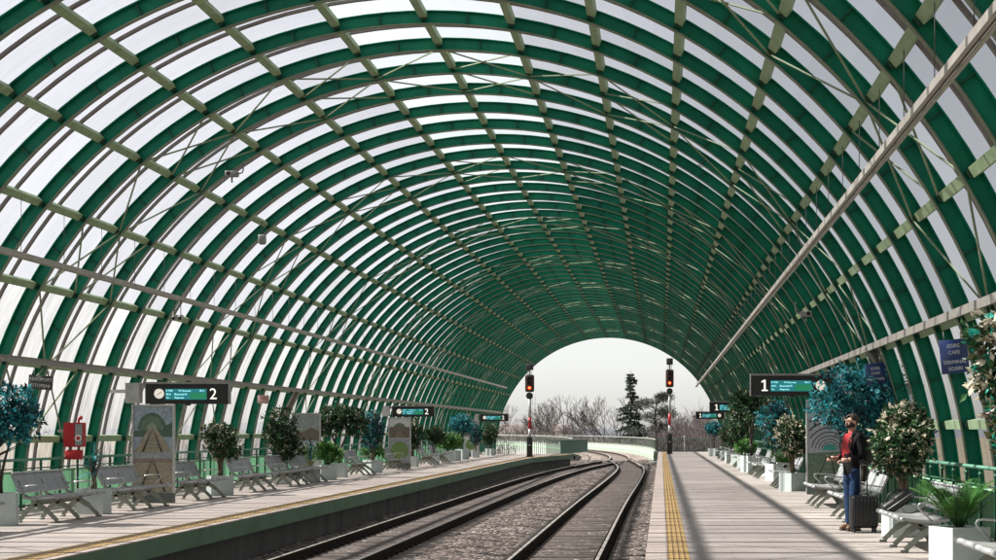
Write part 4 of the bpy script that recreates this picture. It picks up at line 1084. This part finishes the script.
MX, MY = 2.93, 25.35
man = thing('person', 'bearded man in red and black jacket and jeans holding a phone beside a suitcase', 'person', (MX, MY, 0), man_dir)
# local frame: faces -Y, his left is +X
J = dict(pel=(0, .01, .95), ab=(0, .0, 1.10), ch=(0, .01, 1.30), nk0=(0, .03, 1.475), nk=(0, .015, 1.54), hd0=(0, -.005, 1.62), hd1=(0, .0, 1.69), hd2=(0, .01, 1.745),
         shL=(.175, .03, 1.43), shR=(-.175, .03, 1.43), elL=(.235, .05, 1.15), elR=(-.235, .03, 1.15), wrL=(.14, -.17, 1.09), wrR=(-.09, -.235, 1.11),
         hiL=(.095, .01, .90), hiR=(-.095, .01, .90), knL=(.11, -.03, .49), knR=(-.105, .02, .49), anL=(.115, .03, .09), anR=(-.115, .06, .09))
V = lambda k, r: (J[k], r)
bv = [V('pel', (.13, .10)), V('ab', (.125, .095)), V('ch', (.15, .105)), V('nk0', (.075, .07)), V('nk', (.058, .058)), V('hd0', (.068, .085)), V('hd1', (.076, .092)), V('hd2', (.066, .08)),
      V('shL', .062), V('elL', .046), V('wrL', .03), V('shR', .062), V('elR', .046), V('wrR', .03),
      V('hiL', .085), V('knL', .056), V('anL', .042), V('hiR', .085), V('knR', .056), V('anR', .042), ((.115, -.10, .04), .035), ((-.115, -.07, .04), .035)]
be = [(0, 1), (1, 2), (2, 3), (3, 4), (4, 5), (5, 6), (6, 7), (2, 8), (8, 9), (9, 10), (2, 11), (11, 12), (12, 13), (0, 14), (14, 15), (15, 16), (0, 17), (17, 18), (18, 19), (16, 20), (19, 21)]
body = skin_obj('body', bv, be, ['skin'], man)
# nose, ears, eyes, hands are joined onto the body mesh
ex = MB(); ex.sphere((0, -.094, 1.655), (.015, .017, .016)); ex.sphere((0, -.088, 1.677), (.009, .013, .03))
for s_ in (-1, 1): ex.sphere((.078 * s_, .012, 1.668), (.012, .02, .032)); ex.sphere((.034 * s_, -.088, 1.708), (.026, .012, .008))
def hand(wr, d, up, s_):
    wr = Vector(wr); d = Vector(d).normalized(); up = Vector(up); up = (up - d * up.dot(d)).normalized(); x = d.cross(up) * s_
    ex.tube([wr - d * .02, wr + d * .02, wr + d * .05, wr + d * .085], [.028, .034, .038, .034], 10)
    for k, (o_, l) in enumerate(((-.030, .070), (-.010, .078), (.011, .073), (.030, .058))):
        b0 = wr + d * .080 + x * o_; m1 = b0 + d * l * .5 - up * .004; m2 = m1 + d * l * .3 - up * .022; m3 = m2 + d * l * .08 - up * .026
        ex.tube([b0, m1, m2, m3], [.0105, .010, .009, .007], 7)
    t0 = wr + d * .025 - x * .032; ex.tube([t0, t0 + d * .03 - x * .022 - up * .006, t0 + d * .062 - x * .022 - up * .018], [.013, .011, .009], 7)
hand(J['wrL'], (-.55, -.75, -.05), (0, 0, 1), 1)
hand(J['wrR'], (.12, -.95, .10), (0, 0, 1), -1)
bm_ = bmesh.new(); bm_.from_mesh(body.data)
tmp = ex.mesh('tmp', ['skin']); bm_.from_mesh(tmp); bm_.to_mesh(body.data); bm_.free()
for p in body.data.polygons: p.use_smooth = True; p.material_index = 0
m = MB()
for s_ in (-1, 1): m.sphere((.032 * s_, -.0905, 1.690), (.011, .008, .007), 0, 8, 6)
m.build('eyes', ['eye'], man)
# hair: a cap over the skull; beard: a shell round the jaw
def shell(c, r, cond, mats, name, noise=.004):
    m = MB(); m.sphere(c, r, 0, 28, 20); rnd = random.Random(3); vs = [Vector(v) for v in m.v]; keep = [f for f in m.f if cond(sum((vs[i] for i in f), Vector()) / len(f))]
    m.v = [tuple(v + (v - Vector(c)).normalized() * rnd.uniform(-noise, noise)) for v in vs]; m.f = keep; m.m = [0] * len(keep); m.sm = [True] * len(keep)
    return m.build(name, mats, man)
shell((0, .014, 1.715), (.090, .108, .088), lambda c: (c.z > 1.752 + .03 * math.sin(c.x * 60) and c.y < -.045) or (c.y > -.045 and c.z > 1.69 + .5 * max(0, -c.y)) or (c.y > .02 and c.z > 1.625), ['hair'], 'hair', .006)
shell((0, -.022, 1.628), (.074, .086, .062), lambda c: (c.z < 1.632 and c.y < .03) or (abs(c.x) > .055 and c.y < .02 and c.z < 1.69), ['hair'], 'beard', .005)
m = MB(); m.sphere((0, -.101, 1.632), (.026, .014, .008), 0, 10, 6); m.build('moustache', ['hair'], man)
m = MB(); m.sphere((0, -.108, 1.617), (.016, .006, .005), 0, 8, 5); m.build('lips', ['skin'], man)
# clothes
jv = [((0, .01, .84), (.175, .14)), ((0, .01, .90), (.175, .135)), ((0, .0, 1.06), (.165, .128)), ((0, .01, 1.28), (.185, .135)), ((0, .028, 1.455), (.105, .095)), ((0, .018, 1.552), (.074, .074)),
      (J['shL'], .088), (J['elL'], .07), ((.15, -.14, 1.095), .048), (J['shR'], .088), (J['elR'], .07), ((-.105, -.195, 1.108), .048)]
je = [(0, 1), (1, 2), (2, 3), (3, 4), (4, 5), (3, 6), (6, 7), (7, 8), (3, 9), (9, 10), (10, 11)]
def jm(c, n):
    if c.y < -.02 and -.15 < c.x < .085 and c.z > 1.16 + .3 * max(0, c.x) and n.y < -.15: return 1
    return 0
skin_obj('jacket', jv, je, ['jacket', 'redcloth'], man, 2, jm, 'black jacket with a red chest')
tv = [((0, .01, 1.07), (.14, .105)), ((0, .01, .95), (.155, .12)), ((.095, .01, .86), .108), ((.11, -.03, .50), .082), ((.115, .015, .06), .074), ((-.095, .01, .86), .108), ((-.105, .02, .50), .082), ((-.115, .045, .06), .074)]
skin_obj('trousers', tv, [(0, 1), (1, 2), (2, 3), (3, 4), (1, 5), (5, 6), (6, 7)], ['jeans'], man, 2)
for sx, sy in ((.115, .0), (-.115, .03)):
    m = MB(); m.rbox(sx - .040, sx + .040, sy - .168, sy + .085, .0, .030, .014, 2, 1)
    m.sphere((sx, sy + .025, .085), (.055, .065, .085), 0); m.sphere((sx, sy - .07, .052), (.050, .105, .048), 0); m.build('boot', ['boot', 'black'], man)
# backpack and phone are carried: things of their own
bp = thing('backpack', 'black backpack worn on the back of the man in jeans', 'backpack', (MX, MY, 0), man_dir)
m = MB(); m.rbox(-.155, .155, .150, .33, 1.00, 1.46, .07, 4); m.build('bag', ['luggage'], bp)
m = MB(); m.rbox(-.12, .12, .325, .39, 1.02, 1.25, .03, 3); m.build('front_pocket', ['luggage'], bp)
for s_ in (-1, 1):
    m = MB(); m.tube([(.10 * s_, .17, 1.42), (.105 * s_, .10, 1.535), (.115 * s_, -.02, 1.53), (.125 * s_, -.115, 1.42), (.13 * s_, -.135, 1.30), (.155 * s_, -.09, 1.17), (.17 * s_, .05, 1.10), (.14 * s_, .17, 1.08)], .012, 8); m.build('strap', ['luggage'], bp)
ph = thing('phone', 'black smartphone held in the hand of the bearded man', 'phone', (MX, MY, 0), man_dir)
Rm = Matrix.Translation((-.075, -.345, 1.128)) @ Matrix.Rotation(rad(-28), 4, 'X') @ Matrix.Rotation(rad(12), 4, 'Z')
m = MB(); m.rbox(-.038, .038, -.085, .085, -.006, .006, .005, 2, 0, Rm); m.build('case', ['black'], ph)
m = MB(); m.box(-.034, .034, -.078, .078, .0062, .0068, 0, Rm); m.build('screen', ['darklens'], ph)

t = thing('suitcase', 'black hard shell suitcase with raised handle standing beside the man', 'suitcase', (3.07, 25.0, 0), rad(6))
m = MB(); m.rbox(-.205, .205, -.125, .125, .065, .555, .045, 4)
for k in range(7): m.rbox(-.165 + k * .055 - .012, -.165 + k * .055 + .012, -.131, .131, .11, .51, .005, 1)
m.build('shell', ['luggage'], t)
m = MB(); m.box(-.209, .209, -.006, .006, .068, .559); m.build('zip_seam', ['charcoal'], t)
for sx in (-.16, .16):
    for sy in (-.085, .085):
        m = MB(); m.box(sx - .018, sx + .018, sy - .02, sy + .02, .052, .072, 0); m.tube([(sx - .014, sy, .027), (sx + .014, sy, .027)], .027, 14, 0); m.build('wheel', ['black'], t)
m = MB(); m.tube([(.07, .07, .54), (.07, .07, 1.06)], .010, 8); m.tube([(-.07 + .04, .07, .54), (-.07 + .04, .07, 1.06)], .010, 8); m.build('telescopic_pole', ['charcoal'], t)
m = MB(); m.rbox(-.06, .10, .055, .085, 1.05, 1.085, .012, 2); m.build('grip', ['black'], t)
m = MB(); m.tube([(-.07, -.02, .553), (-.06, -.02, .58), (.06, -.02, .58), (.07, -.02, .553)], .011, 8); m.build('carry_handle', ['black'], t)
t = thing('travel_bag', 'black slouching travel bag resting behind the suitcase on the bench end', 'bag', (3.26, 22.72, .445), rad(8))
Rb = Matrix.Translation((0, 0, .10)) @ Matrix.Rotation(rad(-32), 4, 'Y')
m = MB(); m.rbox(-.24, .24, -.11, .11, -.07, .10, .06, 4, 0, Rb); m.rbox(-.05, .22, -.15, .13, -.05, .12, .05, 3, 0, Rb); m.build('bag', ['luggage'], t)
m = MB(); m.tube([Rb @ Vector(p) for p in ((-.14, -.02, .09), (-.06, -.02, .17), (.08, -.02, .17), (.14, -.02, .10))], .012, 8); m.build('handle', ['black'], t)
m = MB(); m.tube([Rb @ Vector(p) for p in ((-.2, -.112, .02), (-.05, -.152, .03), (.2, -.152, .04))], .006, 6); m.build('zip', ['lightgrey'], t)

# ------------------------------------------------------------------ beyond the opening: bare trees, spruce, pine, thicket, buildings
def bare_tree_mb(seed, H, depth=7, spread=.55, r0=.24):
    rnd = random.Random(seed); tr = MB(); cr = MB()
    def grow(p, d, l, r, k):
        q = p + d * l * .5 + rdir(rnd) * l * .05; e = p + d * l + rdir(rnd) * l * .06
        (tr if k < 2 else cr).tube([p, q, e], [r, r * .85, r * .7], 5 if k < 3 else 3, 0, True, None, False)
        if k >= depth: return
        n = 2 if rnd.random() < .45 else 3
        for j in range(n):
            dd = (d + rdir(rnd) * spread * (1.0 if k else .9) + Vector((0, 0, .10))).normalized()
            grow(e if j < 2 else q, dd, l * rnd.uniform(.66, .86), max(.02, r * rnd.uniform(.60, .74)), k + 1)
    grow(Vector((0, 0, 0)), Vector((rnd.uniform(-.08, .08), 0, 1)).normalized(), H * .25, r0, 0)
    return tr, cr
protos = []
for sd, H in ((21, 13), (22, 14), (23, 13.5)):
    tr, cr = bare_tree_mb(sd, H); hh = max(v[2] for v in cr.v); protos.append((tr.mesh('trunk', ['twig']), cr.mesh('crown', ['twig']), hh))
far_tree = [(-20.6, 262, 0, .94, 'bare tree just right of the left signal'), (-13.2, 240, 1, .98, 'broad bare tree left of the tall spruce, nearest the middle of the opening'),
            (-9.6, 252, 2, .98, 'bare tree with spreading fork left of the tall spruce'), (-6.6, 232, 0, .96, 'bare tree leaning left, directly beside the tall spruce'),
            (-16.9, 255, 2, .90, 'small bare tree between the left signal and the broad bare tree'), (-25.0, 270, 1, .92, 'bare tree half hidden behind the left signal'),
            (-31.5, 280, 0, .9, 'bare tree at the far left of the opening beside the vault'), (.6, 290, 1, .92, 'bare tree behind the pine near the right signal'),
            (5.5, 300, 2, .84, 'bare tree right of the right signal above the thicket')]
for x, y, k, s_, lab in far_tree:
    t = thing('bare_tree', 'leafless ' + lab, 'tree', (x, y, -8), x * 1.7, 'leafless trees beyond the vault'); k_ = 15.2 * s_ / protos[k][2]; t.scale = (k_ * 1.0, k_ * 1.0, k_)
    inst('trunk', protos[k][0], t); inst('crown', protos[k][1], t)
# spruce
t = thing('spruce_tree', 'tall dark spruce rising above the bare trees in the middle of the opening', 'tree', (-4.05, 222, -8), 0)
rnd = random.Random(5); H = 17.6; m = MB(); m.tube([(0, 0, 0), (0, 0, H * .6), (0, 0, H)], [.24, .14, .02], 7); m.build('trunk', ['barkdark'], t)
m = MB(); z = 4.4
while z < H - .15:
    u = (z - 4.4) / (H - 4.4); L = 3.3 * (1 - u) ** .85 * rnd.uniform(.75, 1.08) + .22
    nb = 6
    for k in range(nb):
        if rnd.random() < .12: continue
        a_ = rnd.uniform(0, 2 * PI); l = L * rnd.uniform(.5, 1.2); d = Vector((math.cos(a_), math.sin(a_), 0)); pts = [Vector((0, 0, z)) + d * l * q + Vector((0, 0, .16 * l * q - .42 * l * q * q + .14 * l * q ** 3)) for q in (0, .3, .65, 1)]
        m.tube(pts, [.035, .026, .016, .006], 3, 0, True, None, False)
        for j in range(int(42 * l) + 12):
            q = rnd.uniform(.12, 1.0); i = 0 if q < .3 else (1 if q < .65 else 2); b0 = pts[i].lerp(pts[i + 1], min(1, max(0, (q - (0, .3, .65)[i]) / .35)))
            m.leaf(b0, d * .6 + rdir(rnd) * .8 + Vector((0, 0, -.5)), rdir(rnd), rnd.uniform(.22, .48), .125, 0)
    z += rnd.uniform(.30, .56)
m.build('crown', ['needle'], t)
# pine
t = thing('pine_tree', 'wide grey green pine just left of the right signal', 'tree', (-.75, 218, -8), 0); t.scale = (1.22, 1.22, 1.16)
m = MB(); m.tube([(0, 0, 0), (.2, 0, 5), (-.1, 0, 9.6), (.3, 0, 12)], [.22, .18, .12, .04], 7); rnd = random.Random(9)
cl = []
for k in range(20):
    zz = rnd.uniform(7.2, 12.3); a_ = rnd.uniform(0, 2 * PI); l = rnd.uniform(.8, 2.7) * (1.15 - (zz - 7) / 9); e = Vector((l * math.cos(a_), l * math.sin(a_), zz + .3)); m.tube([(0, 0, zz - .5), tuple(e * .6 + Vector((0, 0, zz)) * .4 - Vector((0, 0, zz * .0))), tuple(e)] if False else [(0, 0, zz - .5), tuple(e)], [.05, .02], 4); cl.append(e)
m.build('trunk', ['barkdark'], t); m = MB()
for e in cl:
    for j in range(420):
        d = rdir(rnd); p = e + Vector((d.x * 1.0, d.y * 1.0, d.z * .42)) * rnd.uniform(.2, 1.05); m.leaf(p, d + Vector((0, 0, .3)), rdir(rnd), rnd.uniform(.12, .26), .075, 0)
m.build('crown', ['needle2'], t)
t = thing('pine_tree', 'small dark evergreen beside the far end of the left platform', 'tree', (-20.6, 180, -8), 0)
m = MB(); m.tube([(0, 0, 0), (0, 0, 11)], [.2, .05], 6); m.build('trunk', ['barkdark'], t); m = MB()
for j in range(900):
    d = rdir(rnd); m.leaf(Vector((d.x * 1.1, d.y * 1.1, 9.6 + d.z * 1.6)) , d, rdir(rnd), rnd.uniform(.2, .45), .14, 0)
m.build('crown', ['needle'], t)
# thicket of bare shrubs, one mass
m = MB(); rnd = random.Random(17)
for k in range(5200):
    x = rnd.uniform(-75, 34); y = rnd.uniform(205, 300); top = 9.3 + .5 * math.sin(x * .35) + .45 * math.sin(x * .9 + 1)
    if x > -3: top += min(2.6, (x + 3) * .5)
    if x > 14: top -= (x - 14) * .1
    h = top * rnd.uniform(.55, 1.0); p = Vector((x, y, -8)); d = Vector((rnd.uniform(-.22, .22), rnd.uniform(-.2, .2), 1)).normalized()
    m.tube([p, p + d * h * .6, p + d * h], [.05, .035, .015], 3, 0, True, None, False)
    for j in range(15):
        q = rnd.uniform(.3, 1); b0 = p + d * h * q; dd = (d + rdir(rnd) * .75).normalized(); l = rnd.uniform(.6, 1.9)
        m.tube([b0, b0 + dd * l], [.026, .012], 3, 0, True, None, False)
o = m.build('thicket', ['twigp']); o['kind'] = 'stuff'; o['label'] = 'purplish brown leafless thicket beyond the viaduct'; o['category'] = 'thicket'
def house(x, y, w, d, h, roof, label, nwin, name='building'):
    t = thing(name, label, 'building', (x, y, -8)); m = MB(); m.box(-w / 2, w / 2, 0, d, 0, h); m.build('wall', ['housewall'], t)
    m = MB()
    if roof: m.add([(-w / 2 - .4, -.4, h + .01), (w / 2 + .4, -.4, h + .01), (w / 2 + .4, d + .4, h + .01), (-w / 2 - .4, d + .4, h + .01), (-w / 2 - .4, d / 2, h + roof), (w / 2 + .4, d / 2, h + roof)], [(0, 1, 5, 4), (2, 3, 4, 5), (1, 2, 5), (3, 0, 4), (0, 3, 2, 1)])
    else: m.box(-w / 2 - .2, w / 2 + .2, -.2, d + .2, h + .01, h + .4)
    m.build('roof', ['roofdark'], t)
    fl = max(1, int(h / 3))
    for r_ in range(fl):
        for c in range(nwin):
            xx = -w / 2 + (c + .5) * w / nwin; m = MB(); m.box(xx - .6, xx + .6, -.03, .01, 1 + r_ * 3, 2.4 + r_ * 3); m.build('window', ['glass'], t)
house(-36, 330, 34, 12, 7.6, 3.0, 'long low building with a dark roof behind the bare trees', 9)
house(15.5, 620, 7, 9, 14.5, 0, 'pale distant apartment block seen between the signal and the right boards', 4)
house(19.9, 640, 4, 9, 10.5, 0, 'shorter distant block beside the pale apartment block', 2)

# ------------------------------------------------------------------ light
w = bpy.data.worlds.new('World'); S.world = w; w.use_nodes = True; nt = w.node_tree
sky = nt.nodes.new('ShaderNodeTexSky'); sky.sky_type = 'NISHITA'; sky.sun_disc = False
sky.sun_elevation = rad(47); sky.sun_rotation = rad(270); sky.air_density = 1.0; sky.dust_density = 0.9; sky.ozone_density = 1.0; sky.altitude = 90
bg = nt.nodes['Background']; bg.inputs['Strength'].default_value = 0.064; 
hs = nt.nodes.new('ShaderNodeHueSaturation'); hs.inputs['Saturation'].default_value = 0.18; nt.links.new(sky.outputs[0], hs.inputs['Color']); nt.links.new(hs.outputs[0], bg.inputs['Color'])
sl = bpy.data.lights.new('sun', 'SUN'); sl.energy = 5.0; sl.angle = rad(0.7); sl.color = (1.0, 0.95, 0.88)
so = bpy.data.objects.new('sun', sl); COL.objects.link(so); so.location = (-60, 40, 70); so.rotation_euler = (0, rad(-43), 0)
S.view_settings.view_transform = 'Standard'; S.view_settings.look = 'None'; S.view_settings.gamma = 1; S.view_settings.use_curve_mapping = False
S.view_settings.exposure = 1.5
S.render.engine = 'CYCLES'
try:
    S.cycles.use_denoising = True; S.cycles.transparent_max_bounces = 16; S.cycles.max_bounces = 8; S.cycles.caustics_reflective = False; S.cycles.caustics_refractive = False
except Exception as e: print(e)
